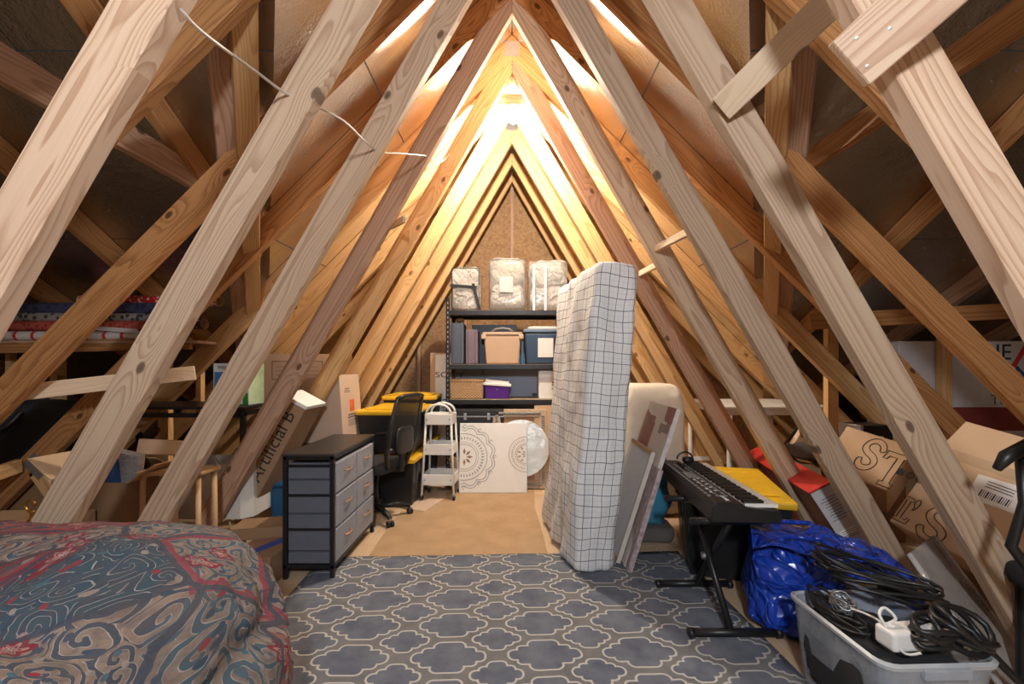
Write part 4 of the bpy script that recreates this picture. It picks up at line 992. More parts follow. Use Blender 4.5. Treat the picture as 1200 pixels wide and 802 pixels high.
def wrap_slab(name, mat, parent, tx, ty, h, amp, nseg=64, nz=60, bulge=.03, uvmode=True, seed=0, rnd=.16):
    """upright soft slab: a rounded-rectangle column, closed above, with UV metres around and up"""
    ring = []
    per = []
    corners = rnd * min(tx, ty)
    for k in range(nseg):
        a = 2 * math.pi * k / nseg
        c_, s_ = math.cos(a), math.sin(a); e = .18
        ring.append(Vector((math.copysign(abs(c_) ** e, c_) * tx / 2, math.copysign(abs(s_) ** e, s_) * ty / 2, 0)))
    # resample evenly
    L_ = [0]
    for k in range(nseg): L_.append(L_[-1] + (ring[(k + 1) % nseg] - ring[k]).length)
    tot = L_[-1]; even = []
    for j in range(nseg):
        s_ = tot * j / nseg; k = max(i for i in range(nseg) if L_[i] <= s_)
        f = (s_ - L_[k]) / max(1e-9, L_[k + 1] - L_[k]); even.append(ring[k].lerp(ring[(k + 1) % nseg], f))
    me = bpy.data.meshes.new(name); bm = bmesh.new(); ul = bm.loops.layers.uv.new('UVMap')
    rows = []; rnds = [(0, .90), (.012, .97), (.03, 1)] + [(.03 + (h - .07) * i / nz, 1) for i in range(1, nz)] + [(h - .035, .99), (h - .015, .95), (h, .86), (h + .004, .6), (h + .006, .3)]
    so = Vector((seed, seed * 2.1, 0))
    for z, sc_ in rnds:
        row = []
        for p in even:
            q = Vector((p.x * sc_ if sc_ > .8 else p.x * sc_, p.y * (1 - (1 - sc_) * (min(tx, ty) / max(tx, ty))), z))
            if sc_ < .85: q.x = p.x * sc_
            bl = 1 + bulge * math.sin(math.pi * z / h)
            n_ = noise.fractal(Vector((q.x * 5, q.y * 5, z * 2.2)) + so, 1, 2, 4) * amp
            n_ += amp * .8 * math.sin((q.y * 9 + z * 4.5) * 2 + 3 * noise.noise(Vector((q.y * 2, z * 1.5, seed)))) * max(0, .5 - z) * 1.2
            d_ = Vector((p.x, p.y * .4, 0)).normalized()
            q = Vector((q.x * bl, q.y, q.z)) + d_ * n_
            row.append(bm.verts.new(q))
        rows.append(row)
    n = nseg
    for i in range(len(rows) - 1):
        for k in range(n):
            f = bm.faces.new((rows[i][k], rows[i][(k + 1) % n], rows[i + 1][(k + 1) % n], rows[i + 1][k])); f.smooth = True
            for lp, (kk, ii) in zip(f.loops, ((k, i), (k + 1, i), (k + 1, i + 1), (k, i + 1))):
                over = max(0, ii - (len(rows) - 4)) * tx * .12
                lp[ul].uv = (tot * kk / n, rnds[ii][0] + over)
    for row in (rows[0], rows[-1]):
        f = bm.faces.new(row)
        for lp in f.loops: lp[ul].uv = (lp.vert.co.x, lp.vert.co.y)
    bmesh.ops.recalc_face_normals(bm, faces=bm.faces)
    bm.to_mesh(me); bm.free(); me.materials.append(mat)
    o = bpy.data.objects.new(name, me); C.objects.link(o); o.parent = parent; return o
t = thing('standing_mattress', 'tall mattress in a white grid print sheet standing on its end beside the shelves', 'mattress', (.435, 3.10, .016), R=rot(0, 4.6, 7))
wrap_slab('sheeted_mattress', sheet_mat(), t, .285, .93, 1.86, .034, seed=4, nseg=96, nz=70)

# ------------------------------------------------------------------ right of the mattress
t = thing('folded_cushion', 'beige cloth covered folded foam cushion standing behind the leaning pictures', 'cushion', (1.18, 3.86, 0))
MB().blob((0, 0, .55), (.50, .42, 1.10), .3, .3, amp=.05, fs=4, seed=9, nu=44, nv=30).build('cushion_body', CREAM, t, smooth=True)
def print_mat():
    m, nt, b, out = new_mat('barn_print'); v = OBJ(nt); s = SEP(nt, v)
    vo = N(nt, 'TexVoronoi', distance='CHEBYCHEV'); vo.inputs['Scale'].default_value = 5.5; vo.inputs['Randomness'].default_value = .7; L(nt, v, vo.inputs['Vector'])
    c = RAMP(nt, SEP(nt, vo.outputs['Color'])[0], [(0, (.60, .55, .50)), (.62, (.66, .61, .56)), (.74, (.22, .04, .04)), (.85, (.20, .14, .11))], 'CONSTANT')
    L(nt, MIX(nt, MA(nt, 'MULTIPLY', NOISE(nt, v, 30, 4), .4), c, (.55, .50, .46)), b.inputs['Base Color']); b.inputs['Roughness'].default_value = .6; return m
def leaning(name, lab, p_bot, p_top, yaw, length, th, front, side, cat='picture'):
    """slab leaning sideways: bottom edge from p_bot receding, top edge over p_top"""
    u = Vector((math.sin(yaw), math.cos(yaw), 0)); v = Vector(p_top) - Vector(p_bot); h = v.length
    R = axes(u, v); t = thing(name, lab, cat, p_bot, R=R)
    MB().box((length / 2, h / 2, 0), (length, h, th)).build('canvas', front, t, .002)
    return t, h
PRN = print_mat()
EDGE = pm('canvas_edge', (.55, .50, .50), .7, var=.35, scale=30)
t, h = leaning('stretched_canvas', 'large canvas print with dark red roofs leaning right of the mattress', (.70, 2.72, .015), (1.015, 2.72, .985), math.radians(3), .62, .028, PRN, None)
MB().box((-.001, h / 2, 0), (.004, h * .98, .026)).build('canvas_edge', EDGE, t)
mb = MB()                                             # red roofs printed on it
for k, (x, z, s_) in enumerate(((.10, .83, 1.), (.26, .80, .8), (.42, .85, .9))):
    mb.add([(x, h * z - .10 * s_, .0155), (x + .06 * s_, h * z - .02 * s_, .0155), (x + .17 * s_, h * z + .02 * s_, .0155), (x + .19 * s_, h * z - .05 * s_, .0155), (x + .08 * s_, h * z - .09 * s_, .0155)], [(0, 1, 2, 3, 4)])
mb.prism([Vector((.02, h * .9, .0155)), Vector((.10, h * .88, .0155)), Vector((.28, h * .95, .0155)), Vector((.29, h * .90, .0155)), Vector((.11, h * .82, .0155))], Vector(), Vector((0, 0, .0006)))
mb.build('printed_roofs', MAROON, t)
t, h = leaning('picture_back', 'blank pale picture back in a thin wooden frame between mattress and canvas print', (.665, 2.80, .015), (.885, 2.80, .71), math.radians(2), .5, .012, pm('pale_backing', (.62, .65, .70), .7), None)
for z in (.012, h - .012): MB().box((.25, z, 0), (.52, .024, .026)).build('frame_rail', W_LEGS, t)
for x in (0, .5): MB().box((x, h / 2, 0), (.024, h, .026)).build('frame_rail', pm('pale_frame', (.55, .50, .45), .6), t)
t, h = leaning('stretched_canvas', 'narrow canvas with a dark mottled edge leaning against the black tote', (.70, 2.655, .015), (.885, 2.655, .63), math.radians(4), .5, .03, pm('mottled_print', (.35, .28, .28), .7, var=.9, scale=22), None)
MB().box((-.001, h / 2, 0), (.004, h * .98, .028)).build('canvas_edge', pm('mottled_edge', (.38, .30, .32), .7, var=.95, scale=35), t)
t = thing('plastic_sack', 'crumpled teal plastic sack between canvas and black tote', 'sack', (1.02, 3.30, .10))
MB().blob((0, 0, .26), (.25, .26, .54), .6, amp=.16, fs=9, seed=21, nu=40, nv=24).build('sack_body', TEAL_BAG, t, smooth=True)
t = thing('folded_blanket', 'dark taupe folded blanket on the floor under the teal sack', 'blanket', (1.01, 3.30, .005))
MB().blob((0, 0, .05), (.30, .36, .11), .35, amp=.08, fs=8, seed=22).build('blanket_body', pm('taupe_cloth', (.12, .105, .095), .95, bump=.3), t, smooth=True)
tote('large black tote with a yellow lid under the keyboard', (1.40, 2.93, 0), -16, .58, .84, .50)

# folded wire rack behind the right webs
t = thing('wire_rack', 'folded white and black wire rack leaning behind the right webs', 'rack', (1.55, 3.665, .0))
u0, u1 = Vector((.62, 0, .02)), Vector((-.12, 0, 1.28))
for k in range(2):
    off = Vector((.05 * k, .06 * k, 0))
    fr_ = MB().tube([u0 + off, u1 + off], .014, 8).build('side_rail', (WHITEP, BLACKM)[k], t, smooth=True)
for k in range(12):
    p = u0.lerp(u1, .06 + k * .08)
    MB().tube([p + Vector((0, -.03, 0)), p + Vector((.07, .09, .02))], .006, 6).build('rung', (WHITEP, BLACKM)[k % 2], t, smooth=True)
# white table
t = thing('white_table', 'white topped table with white legs behind the right webs', 'table', (2.29, 4.25, 0))
MB().box((0, 0, .890), (.96, .92, .025)).build('table_top', WHITEP, t, .004)
f = MB()
for y in (-.44, .44): f.box((0, y, .855), (.90, .02, .05))
for x in (-.445, .445): f.box((x, 0, .855), (.02, .88, .05))
f.build('apron', WHITEP, t)
for x in (-.42, .42):
    for y in (-.42, .42): MB().tube([(x, y, .87), (x, y, 0)], .022, 12).build('leg', WHITEP, t, smooth=True)
MB().box((0, .42, .28), (.84, .02, .04)).build('stretcher', WHITEP, t)
t = thing('speaker_box', 'small black electronic box with a grey edge on a crate beyond the table', 'speaker', (2.62, 3.30, .60))
MB().box((0, 0, .11), (.24, .2, .22)).build('cabinet', BLACK, t, .005)
MB().box((-.115, -.005, .11), (.02, .22, .225)).build('side_trim', pm('grey_trim', (.4, .4, .42), .5), t, .003)
bars(t, 'print', .02, .14, .1, 2, R_FRONT, (0, -.101, 0), .03, .006, PAPERW)
MB().box((.03, -.102, .03), (.16, .002, .03)).build('red_band', RED, t)
carton('support_box', 'dark carton under the small black electronic box', 'box', (2.62, 3.32, 0), rot(), (.34, .34, .598), CARD_DARK)

# long red box leaning outside the webs
def red_mat():
    m, nt, b, out = new_mat('maroon_ribbed_print'); v = OBJ(nt); s = SEP(nt, v)
    f = MA(nt, 'GREATER_THAN', MA(nt, 'SINE', MA(nt, 'MULTIPLY', MA(nt, 'ADD', s[0], MA(nt, 'MULTIPLY', s[1], .6)), 260)), .2)
    lo = MA(nt, 'LESS_THAN', s[1], .22)
    L(nt, MIX(nt, MA(nt, 'MULTIPLY', MA(nt, 'MULTIPLY', f, lo), .5), (.19, .03, .025), (.05, .02, .02)), b.inputs['Base Color']); b.inputs['Roughness'].default_value = .5; return m
pb, ptp = Vector((2.215, 2.56, .01)), Vector((1.875, 2.56, .56))
u = Vector((.24, 1.15, 0)).normalized(); R = axes(u, ptp - pb); hh = (ptp - pb).length
t = thing('long_box', 'long red topped box leaning along the right webs with a white end label', 'box', pb, R=R)
MB().box((.60, hh / 2, -.07), (1.2, hh, .14)).build('body', red_mat(), t, .004)
MB().box((.60, hh + .004, -.07), (1.21, .012, .15)).build('red_top', RED, t, .003)
e = MB().box((-.002, hh * .5, -.07), (.004, hh * .98, .135)).build('end_label', pm('label_grey', (.52, .52, .54), .5), t)
Re = axes((0, 0, 1), (0, 1, 0))
def onend(name, cz, cy, w_, h_, m, dx=-.0048): return MB().box((dx, cy, cz), (.0008, h_, w_)).build(name, m, t)
for k in range(9): onend('print', -.07 + random.uniform(-.01, .01), hh * .9 - k * .017, .08, .004, INKG)
onend('print', -.07, hh * .56, .1, .035, PAPERW)
for k in range(4): onend('print', -.07, hh * .57 - k * .012, .08, .003, INKG, -.0056)
onend('red_panel', -.07, hh * .25, .125, .22, RED)
onend('white_panel', -.06, hh * .25, .085, .19, PAPERW, -.0056)
for k in range(5): onend('print', -.06, hh * .25 - .07 + k * .035, .05 - .006 * (k % 2), .018, INK, -.0064)
t = thing('strap_bag', 'crumpled dark strapped cloth bag lying on the long red box', 'bag', (2.11, 3.20, .585), math.radians(8))
MB().blob((0, 0, .05), (.14, .44, .12), .8, amp=.25, fs=9, seed=31, nu=36, nv=18).build('cloth', pm('dark_grey_cloth', (.07, .065, .07), .9, var=.6, scale=18, bump=.4), t, smooth=True)
cable('strap', [(0, -.2, .08), (-.03, -.12, .20), (-.02, .0, .16), (.03, .1, .2), (0, .2, .07)], .012, BLACKF, parent=t)
t = thing('wood_offcut', 'pale wooden offcut standing behind the dark strapped bag', 'offcut', P(945, 512, 3.26))
MB().box((0, 0, .03), (.10, .05, .26), rot(0, 32)).build('block', W_WHITE, t, .003)

# ------------------------------------------------------------------ two big cartons with outlined lettering
def outline(name, polys, m, t, loc, R, r=.0032):
    mb = MB()
    for pl, closed in polys: mb.tube([Vector((x, y, 0)) for x, y in pl], r, 5, closed=closed)
    return put(mb.build(name, m, t), loc, R)
def crv(pts, n=6):
    pts = [Vector((p[0], p[1], 0)) for p in pts]; out = []
    m_ = len(pts)
    for i in range(m_ - 1):
        p0, p1, p2, p3 = pts[max(i - 1, 0)], pts[i], pts[i + 1], pts[min(i + 2, m_ - 1)]
        for k in range(n):
            u = k / n; q = .5 * ((2 * p1) + (p2 - p0) * u + (2 * p0 - 5 * p1 + 4 * p2 - p3) * u * u + (3 * p1 - p0 - 3 * p2 + p3) * u ** 3); out.append((q.x, q.y))
    out.append((pts[-1].x, pts[-1].y)); return out
def S_shape(s):      # slab letter S outline, height 1
    pts = [(.74, .70), (.60, .66), (.56, .78), (.44, .84), (.28, .80), (.27, .70), (.36, .62), (.58, .54), (.76, .42), (.80, .26), (.70, .08), (.46, -.02), (.20, .04), (.05, .20), (.04, .30), (.19, .34), (.26, .20), (.44, .14), (.58, .20), (.60, .30), (.50, .38), (.26, .47), (.10, .60), (.07, .76), (.20, .94), (.44, 1.01), (.66, .94), (.74, .82), (.74, .70)]
    return [(x * s, y * s) for x, y in crv(pts, 3)[:-1]]
def L_shape(s): return [(x * s, y * s) for x, y in ((.05, 0), (.68, 0), (.72, .24), (.60, .24), (.56, .14), (.34, .14), (.34, .88), (.44, .88), (.44, 1), (.02, 1), (.02, .88), (.14, .88), (.14, .12), (.05, .12))]
def apos(s): return [(x * s, y * s) for x, y in crv([(0, 0), (.05, .12), (-.04, .2), (-.03, .32), (.1, .38), (.2, .3), (.18, .16), (.1, .04), (0, 0)], 4)[:-1]]

def plane_at(pB, u, v):
    n_ = u.cross(v); cam_ = Vector((0, 0, CZ))
    def f(px, py):
        d_ = P(px, py, 1) - cam_; h = cam_ + d_ * ((pB - cam_).dot(n_) / d_.dot(n_)) - pB; return h.dot(u), h.dot(v)
    return f
pB = P(1042, 611, 2.35); u = (P(1150, 666, 2.0) - pB).normalized(); v0 = Vector((.20, .0, .31)); v = (v0 - u * v0.dot(u)).normalized(); n_ = u.cross(v)
R = Matrix((u, v, n_)).transposed(); at2 = plane_at(pB, u, v)
t = thing('big_carton', 'big brown carton lettered L apostrophe S, with a white shipping label, tilted between right webs', 'box', pB, R=R)
cw_, ch_, cd_ = .62, at2(1125, 532)[1], .36
MB().box((cw_ / 2, ch_ / 2, -cd_ / 2), (cw_, ch_, cd_)).build('body', CARD, t, .005)
put(MB().box((cw_ / 2, .10, 0), (cw_, .20, .006)).build('flap', CARD, t), (0, ch_, -.004), rot(-16))
put(MB().box((cw_ / 2, .09, 0), (cw_ * .98, .18, .006)).build('flap', CARD_IN, t), (0, ch_, -cd_), rot(-60))
MB().box((cw_ / 2, ch_ * .97, .001), (cw_, .05, .002)).build('packing_tape', pm('clear_brown_tape', (.46, .32, .20), .2), t)
def glyph(poly, px0, py0, px1, py1, name='lettering', flip=False):      # an outline letter between two points of the face
    a_, b_ = at2(px0, py0), at2(px1, py1)
    xs_, ys_ = [p[0] for p in poly], [p[1] for p in poly]; h = b_[1] - a_[1]
    wd_ = abs(b_[0] - a_[0]); kx = wd_ / (max(xs_) - min(xs_)); ky = h / (max(ys_) - min(ys_))
    q = [((x - min(xs_)) * kx, (y - min(ys_)) * ky) for x, y in poly]
    if flip: q = [(wd_ - x, h - y) for x, y in q]
    outline(name, [(q, True)], INK, t, (min(a_[0], b_[0]), a_[1], .0015), rot(), .0035)
def box_uv(c0, c1, c2):                       # lower left, lower right, upper left pixels -> origin, width, height on the face
    a_, b_, c_ = at2(*c0), at2(*c1), at2(*c2); return a_, b_[0] - a_[0], c_[1] - a_[1]
def glyph3(poly, c0, c1, c2, flip=False):
    a_, w_, h = box_uv(c0, c1, c2); xs_, ys_ = [p[0] for p in poly], [p[1] for p in poly]
    q = [((x - min(xs_)) / (max(xs_) - min(xs_)) * w_, (y - min(ys_)) / (max(ys_) - min(ys_)) * h) for x, y in poly]
    if flip: q = [(w_ - x, h - y) for x, y in q]
    outline('lettering', [(q, True)], INK, t, (a_[0], a_[1], .0015), rot(), .0024)
glyph3(L_shape(1), (1045, 607), (1061, 616), (1053, 577))
glyph3(apos(1), (1067, 598), (1073, 600), (1070, 583))
glyph3(S_shape(1), (1067, 626), (1100, 641), (1082, 585))
a_ = at2(1072, 560)
mb = MB()
for k in range(3): mb.tube([(a_[0] - .02 + .045 * k + .016 * math.cos(q), a_[1] + .018 * math.sin(q), .0015) for q in [j * .8 for j in range(8)]], .003, 5, closed=True)
mb.box((a_[0] - .065, a_[1], .001), (.03, .04, .002)).build('print', INK, t)
a_ = at2(1172, 580)
put(MB().box((0, 0, 0), (.20, .13, .0015)).build('shipping_label', PAPERW, t), (a_[0], a_[1], .001), rot(0, 0, 4))
mb = MB()
for k in range(14): mb.box((a_[0] - .06 + k * .008, a_[1] - .025, .002), (.002 + .003 * (k % 3 == 0), .035, .001))
for k in range(3): mb.box((a_[0] - .01, a_[1] + .04 - k * .014, .002), (.10, .004, .001))
mb.build('barcode', INK, t)
pT = P(993, 500, 2.95); pTR = P(1073, 525, 2.66); pBR = P(1028, 571, 2.60)
u = (pTR - pT).normalized(); v0 = pTR - pBR; v = (v0 - u * v0.dot(u)).normalized()
hk = (pTR - pBR).dot(v); wk = (pTR - pT).length; pB2 = pT - v * hk; R = Matrix((u, v, u.cross(v))).transposed(); at2 = plane_at(pB2, u, v)
t = thing('big_carton', 'brown carton lettered with an upside down L and S behind the big lettered carton', 'box', pB2, R=R)
MB().box((wk / 2, hk / 2, -.12), (wk, hk, .24)).build('body', CARD, t, .005)
put(MB().box((wk / 2, .06, 0), (wk, .12, .005)).build('flap', CARD, t), (0, hk, -.003), rot(-70))
glyph3(S_shape(1), (995, 546), (1020, 556), (1012, 509), True)
glyph3(L_shape(1), (1016, 563), (1044, 572), (1037, 527), True)
carton('support_box', 'dark carton in the shade underneath the tilted big carton', 'box', (2.62, 2.15, 0), rot(0, 0, -20), (.50, .50, .14), CARD_DARK)
carton('support_box', 'dark carton in the shade underneath the smaller lettered carton', 'box', (2.36, 2.74, 0), rot(0, 0, 0), (.42, .30, .36), CARD_DARK) if False else None

# white carton at the far right
t = thing('white_carton', 'tall white carton with black, blue and red print behind the plated stud', 'box', (3.86, 3.95, 0))
MB().box((0, 0, .73), (1.16, .35, 1.46)).build('body', pm('white_board', (.58, .55, .56), .6), t, .005)
text('lettering', 'THE', .19, (.20, -.177, 1.36), R_FRONT, INK, t)
text('lettering', 'ON', .26, (.38, -.177, 1.15), R_FRONT, INKB, t)
MB().box((.44, -.177, 1.33), (.04, .002, .2), rot(0, 32)).build('red_stroke', RED, t)
text('lettering', 'Tenn', .12, (.32, -.177, .96), R_FRONT, INKG, t)
MB().box((.20, -.177, .80), (.76, .002, .20)).build('red_band', MAROON, t)

# black armrest of a chair at the right frame edge
t = thing('armchair', 'black armrest of a chair, cut by the right frame edge', 'chair', (1.98, 1.50, 0))
ap = [P(1168, 550, 1.46), P(1180, 535, 1.46), P(1206, 522, 1.46), P(1260, 520, 1.46)]
bs = Vector((1.98, 1.50, 0))
MB().tube([p - bs for p in ap], [.012, .022, .024, .022], 10).build('arm_pad', BLACK, t, smooth=True)
MB().tube([P(1196, 528, 1.47) - bs, P(1200, 590, 1.47) - bs, P(1185, 640, 1.47) - bs, P(1230, 700, 1.47) - bs], [.016, .014, .016, .018], 8).build('arm_strut', BLACK, t, smooth=True)
MB().blob((.12, 0, .47), (.5, .46, .10), .4, nu=30, nv=10).build('seat', BLACKF, t, smooth=True)
for x in (-.06, .30):
    for y in (-.18, .18): MB().tube([(x, y, .44), (x, y, 0)], .016, 8).build('leg', BLACKM, t)

# ------------------------------------------------------------------ keyboard on its stand
t = thing('keyboard_stand', 'black folding X shaped stand under the keyboard', 'stand', (1.02, 2.28, 0))
for y in (-.24, .22):
    MB().tube([(-.20, y, .028), (.20, y, .028)], .019, 10).build('foot_bar', BLACKM, t, smooth=True)
    for x in (-.2, .2): MB().tube([(x - .012, y, .026), (x + .012, y, .026)], .024, 10).build('rubber_cap', BLACK, t, smooth=True)
for a0, a1, dx in ((-.24, .20, -.016), (.22, -.16, .016)):
    MB().tube([(dx, a0, .03), (dx, a1, .505)], .017, 8).build('leg', BLACKM, t, smooth=True)
for y in (-.16, .20):
    MB().tube([(-.17, y, .512), (.17, y, .512)], .017, 10).build('support_arm', BLACKM, t, smooth=True)
MB().lathe([(0, 0), (.02, 0), (.018, .012), (0, .014)], (-.036, .0, .28), axes((0, 1, 0), (0, 0, 1)) @ rot(0, 180, 0), 12).build('pivot_bolt', STEEL, t)
t = thing('keyboard', 'black electronic piano keyboard with white keys on the folding stand', 'keyboard', (1.10, 2.50, .532), math.radians(-3.5))
kw, kl = .31, .94
mb = MB()
prof = [(-kw / 2, 0), (kw / 2, 0), (kw / 2, .055), (.0, .07), (-.02, .088), (-kw / 2 + .02, .092), (-kw / 2, .07)]
mb.prism([Vector((x, -kl / 2, z)) for x, z in prof], Vector(), Vector((0, kl, 0))).build('case', BLACK, t, .004)
KEYS = 52
bedm = pm('ivory_white', (.82, .80, .76), .3, var=.02)
kb = bpy.data.meshes.new('white_key'); kb.from_pydata(*(lambda m_: ([tuple(v) for v in m_.v], [], m_.f))(MB().box((0, 0, 0), (.148, kl * .94 / KEYS - .0014, .016)))); kb.materials.append(bedm)
for k in range(KEYS):
    o = bpy.data.objects.new('white_key', kb); C.objects.link(o); o.parent = t; o.location = (.078, -kl * .47 + (k + .5) * kl * .94 / KEYS, .072)
kb2 = bpy.data.meshes.new('black_key'); kb2.from_pydata(*(lambda m_: ([tuple(v) for v in m_.v], [], m_.f))(MB().box((0, 0, 0), (.092, .010, .014)))); kb2.materials.append(BLACK)
for k in range(KEYS - 1):
    if k % 7 in (2, 6): continue
    o = bpy.data.objects.new('black_key', kb2); C.objects.link(o); o.parent = t; o.location = (.048, -kl * .47 + (k + 1) * kl * .94 / KEYS, .085)
MB().box((-.085, .05, .0925), (.05, .12, .003)).build('display', pm('grey_screen', (.32, .34, .36), .3), t)  # plain grey display colour
mb = MB()
for r_ in range(3):
    for k in range(16): mb.box((-.13 + r_ * .04, -.36 + k * .045, .0935), (.012, .022, .004))
mb.build('buttons', pm('grey_button', (.25, .25, .26), .5), t)['kind'] = 'stuff'
for k in range(3): MB().lathe([(.012, 0), (.011, .012), (0, .013)], (-.05, .25 + k * .05, .09), None, 12).build('knob', BLACK, t, smooth=True)
mb = MB()
for k in range(10): mb.box((-.095 + (k % 2) * .03, -.30 + k * .03, .0935), (.012, .016, .002))
mb.build('printed_marks', PAPERW, t)['kind'] = 'stuff'
text('lettering', 'PIANO', .028, (-.07, -.40, .0935), rot(0, 0, 90), PAPERW, t)
t = thing('headset', 'small black headset on the far end of the keyboard', 'headset', (1.13, 2.86, .632))
MB().blob((0, 0, .015), (.07, .06, .04), .7, nu=20, nv=10).build('ear_cup', BLACK, t, smooth=True)
MB().tube([(-.02 + .05 * math.cos(a), 0, .02 + .045 * math.sin(a)) for a in [math.pi * k / 8 for k in range(9)]], .006, 6).build('band', BLACK, t)

# ------------------------------------------------------------------ blue bag
t = thing('tote_bag', 'crumpled shiny blue woven plastic bag between keyboard stand and clear bin', 'bag', (1.45, 2.15, 0), math.radians(-24))
def bagshape(v):
    k = (v.z + .2) / .4
    v = Vector((v.x * (1.0 - .25 * max(0, k - .5)), v.y * (1.05 - .45 * max(0, k)), v.z))
    f = .035 * abs(noise.noise(Vector((v.x * 7, v.y * 7, v.z * 3)))) + .03 * noise.noise(Vector((v.x * 16 + 3, v.y * 13, v.z * 9)))
    v += Vector((v.x, v.y, 0)).normalized() * f if Vector((v.x, v.y, 0)).length > .01 else Vector()
    if v.z > .05: v.z += .05 * noise.noise(Vector((v.x * 8, v.y * 9, 1.))) - .10 * max(0, v.x)
    return v
MB().blob((.05, 0, .21), (.66, .44, .42), .38, .36, nu=96, nv=48, fn=bagshape).build('bag_body', BLUE_BAG, t, smooth=True)
mb = MB()
vs = []
for i in range(15):
    for j in range(9):
        x, y = -.27 + .50 * i / 14, -.21 + .36 * j / 8
        z = .44 - .14 * max(0, x) - .32 * max(0, abs(y + .02) - .12) + .035 * noise.noise(Vector((x * 9, y * 9, 4))) + .02 * noise.noise(Vector((x * 22, y * 18, 4)))
        vs.append((x, y, z))
mb.add(vs, [(i * 9 + j, i * 9 + j + 1, (i + 1) * 9 + j + 1, (i + 1) * 9 + j) for i in range(14) for j in range(8)])
o = mb.build('top_fold', BLUE_BAG, t, smooth=True); md = o.modifiers.new('thickness', 'SOLIDIFY'); md.thickness = .004
for y in (-.12, .10):
    MB().tube([(-.2, y, .40), (-.12, y - .03, .46), (0, y - .02, .465), (.1, y, .41)], .012, 6).build('handle', BLUE_BAG, t, smooth=True)

# ------------------------------------------------------------------ clear bin with cables
CLEARP = plastic_clear('clear_bin_plastic', (.62, .66, .72), .34, .2)
t = thing('clear_bin', 'clear plastic bin full of black cables in the front right corner', 'bin', (1.325, 1.60, 0), math.radians(2))
bw, bd, bh = .375, .45, .325
def rrect(w_, d_, r_, z, n=5):
    out = []
    for cx, cy, a0 in ((w_ / 2 - r_, d_ / 2 - r_, 0), (-w_ / 2 + r_, d_ / 2 - r_, 90), (-w_ / 2 + r_, -d_ / 2 + r_, 180), (w_ / 2 - r_, -d_ / 2 + r_, 270)):
        for k in range(n): a = math.radians(a0 + 90 * k / (n - 1)); out.append(Vector((cx + r_ * math.cos(a), cy + r_ * math.sin(a), z)))
    return out
def loft(rings, closed_bottom=True):
    n = len(rings[0]); fs = [(i * n + k, i * n + (k + 1) % n, (i + 1) * n + (k + 1) % n, (i + 1) * n + k) for i in range(len(rings) - 1) for k in range(n)]
    if closed_bottom: fs.append(tuple(range(n - 1, -1, -1)))
    return MB().add([p for r in rings for p in r], fs)
loft([rrect(bw * .86, bd * .88, .04, 0), rrect(bw, bd, .05, bh - .02), rrect(bw * 1.02, bd * 1.02, .05, bh - .02), rrect(bw * 1.03, bd * 1.03, .05, bh), rrect(bw * .985, bd * .985, .048, bh), rrect(bw * .85, bd * .87, .04, .006)]).build('bin_body', CLEARP, t, smooth=False)
for y in (-1, 1):
    MB().box((0, y * bd * .52, bh - .02), (.15, .025, .035)).build('clip_handle', CLEARP, t, .005)
rim = loft([rrect(bw * 1.04, bd * 1.04, .05, bh - .012), rrect(bw * 1.05, bd * 1.05, .05, bh), rrect(bw * 1.0, bd * 1.0, .05, bh + .006), rrect(bw * .98, bd * .98, .05, bh - .004)], False).build('rim', pm('cloudy_rim', (.42, .45, .48), .3), t)
B0 = Vector((1.315, 1.60, 0))
o = MB().blob((0, 0, 0), (.34, .39, .27), .35, amp=.1, fs=12, seed=41, nu=40, nv=20).build('cable_heap', BLACKF, None, smooth=True); o.location = B0 + Vector((0, 0, .155)); tag(o, 'dense heap of black cords filling the clear bin', 'cables', kind='stuff')
def coil(lab, c, rx, ry, turns, r, mat, tilt, seed, rise=.02, grp='coiled black cables'):
    rn = random.Random(seed); R = rot(*tilt); pts = []
    n = int(turns * 16)
    ph = rn.uniform(0, 6)
    for k in range(n):
        a = 2 * math.pi * k / 16 + ph; w_ = 1 + .12 * math.sin(k * .37 + seed) + rn.uniform(-.02, .02)
        pts.append(Vector(c) + R @ Vector((rx * w_ * math.cos(a), ry * w_ * math.sin(a), rise * (k / n) * turns + .012 * math.sin(k * .9))))
    o = MB().tube(pts, r, 7).build('coiled_cable', mat, None, smooth=True); return tag(o, lab, 'cable', grp)
coil('long coil of thin black cable draped over the back rim of the clear bin', (1.45, 1.78, .38), .21, .07, 6, .006, BLACK, (12, 14, -18), 1, .012)
coil('second long black coil sagging towards the blue bag at the back', (1.42, 1.70, .375), .18, .06, 5, .007, BLACK, (-8, 8, -20), 5, .012)
coil('thick black cable loop standing at the right rim of the clear bin', (1.46, 1.48, .365), .10, .07, 4, .010, BLACK, (30, 20, 10), 2, .015)
coil('thick black cable bundle at the front right of the clear bin', (1.38, 1.46, .35), .10, .045, 5, .009, BLACK, (15, 10, 20), 3, .012)
coil('small black cable coil at the left rim of the clear bin', (1.20, 1.66, .325), .04, .14, 5, .005, BLACK, (0, 4, 0), 4, .006)
coil('tangle of silver wire lying on the black cables', (1.235, 1.665, .345), .035, .045, 9, .0025, STEEL, (10, 8, 0), 6, .004, None)
t = thing('power_adapter', 'white plastic power adapter block lying on the black cables', 'adapter', (1.325, 1.485, .315), math.radians(6))
MB().box((0, 0, .035), (.19, .075, .065)).build('block', WHITEP, t, .012, seg=3)
cable('lead', [(-.08, 0, .06), (-.09, .02, .10), (-.06, .03, .115), (-.04, .01, .09), (-.05, .03, .06)], .005, WHITEP, parent=t)
cable('loose_wire', [B0 + Vector(p) for p in ((-.10, .06, .36), (-.06, -.02, .37), (-.04, -.08, .36), (-.06, -.17, .33), (-.02, -.19, .34))], .004, WIRE, 'thin white wire trailing in front of the white adapter', 'wire')
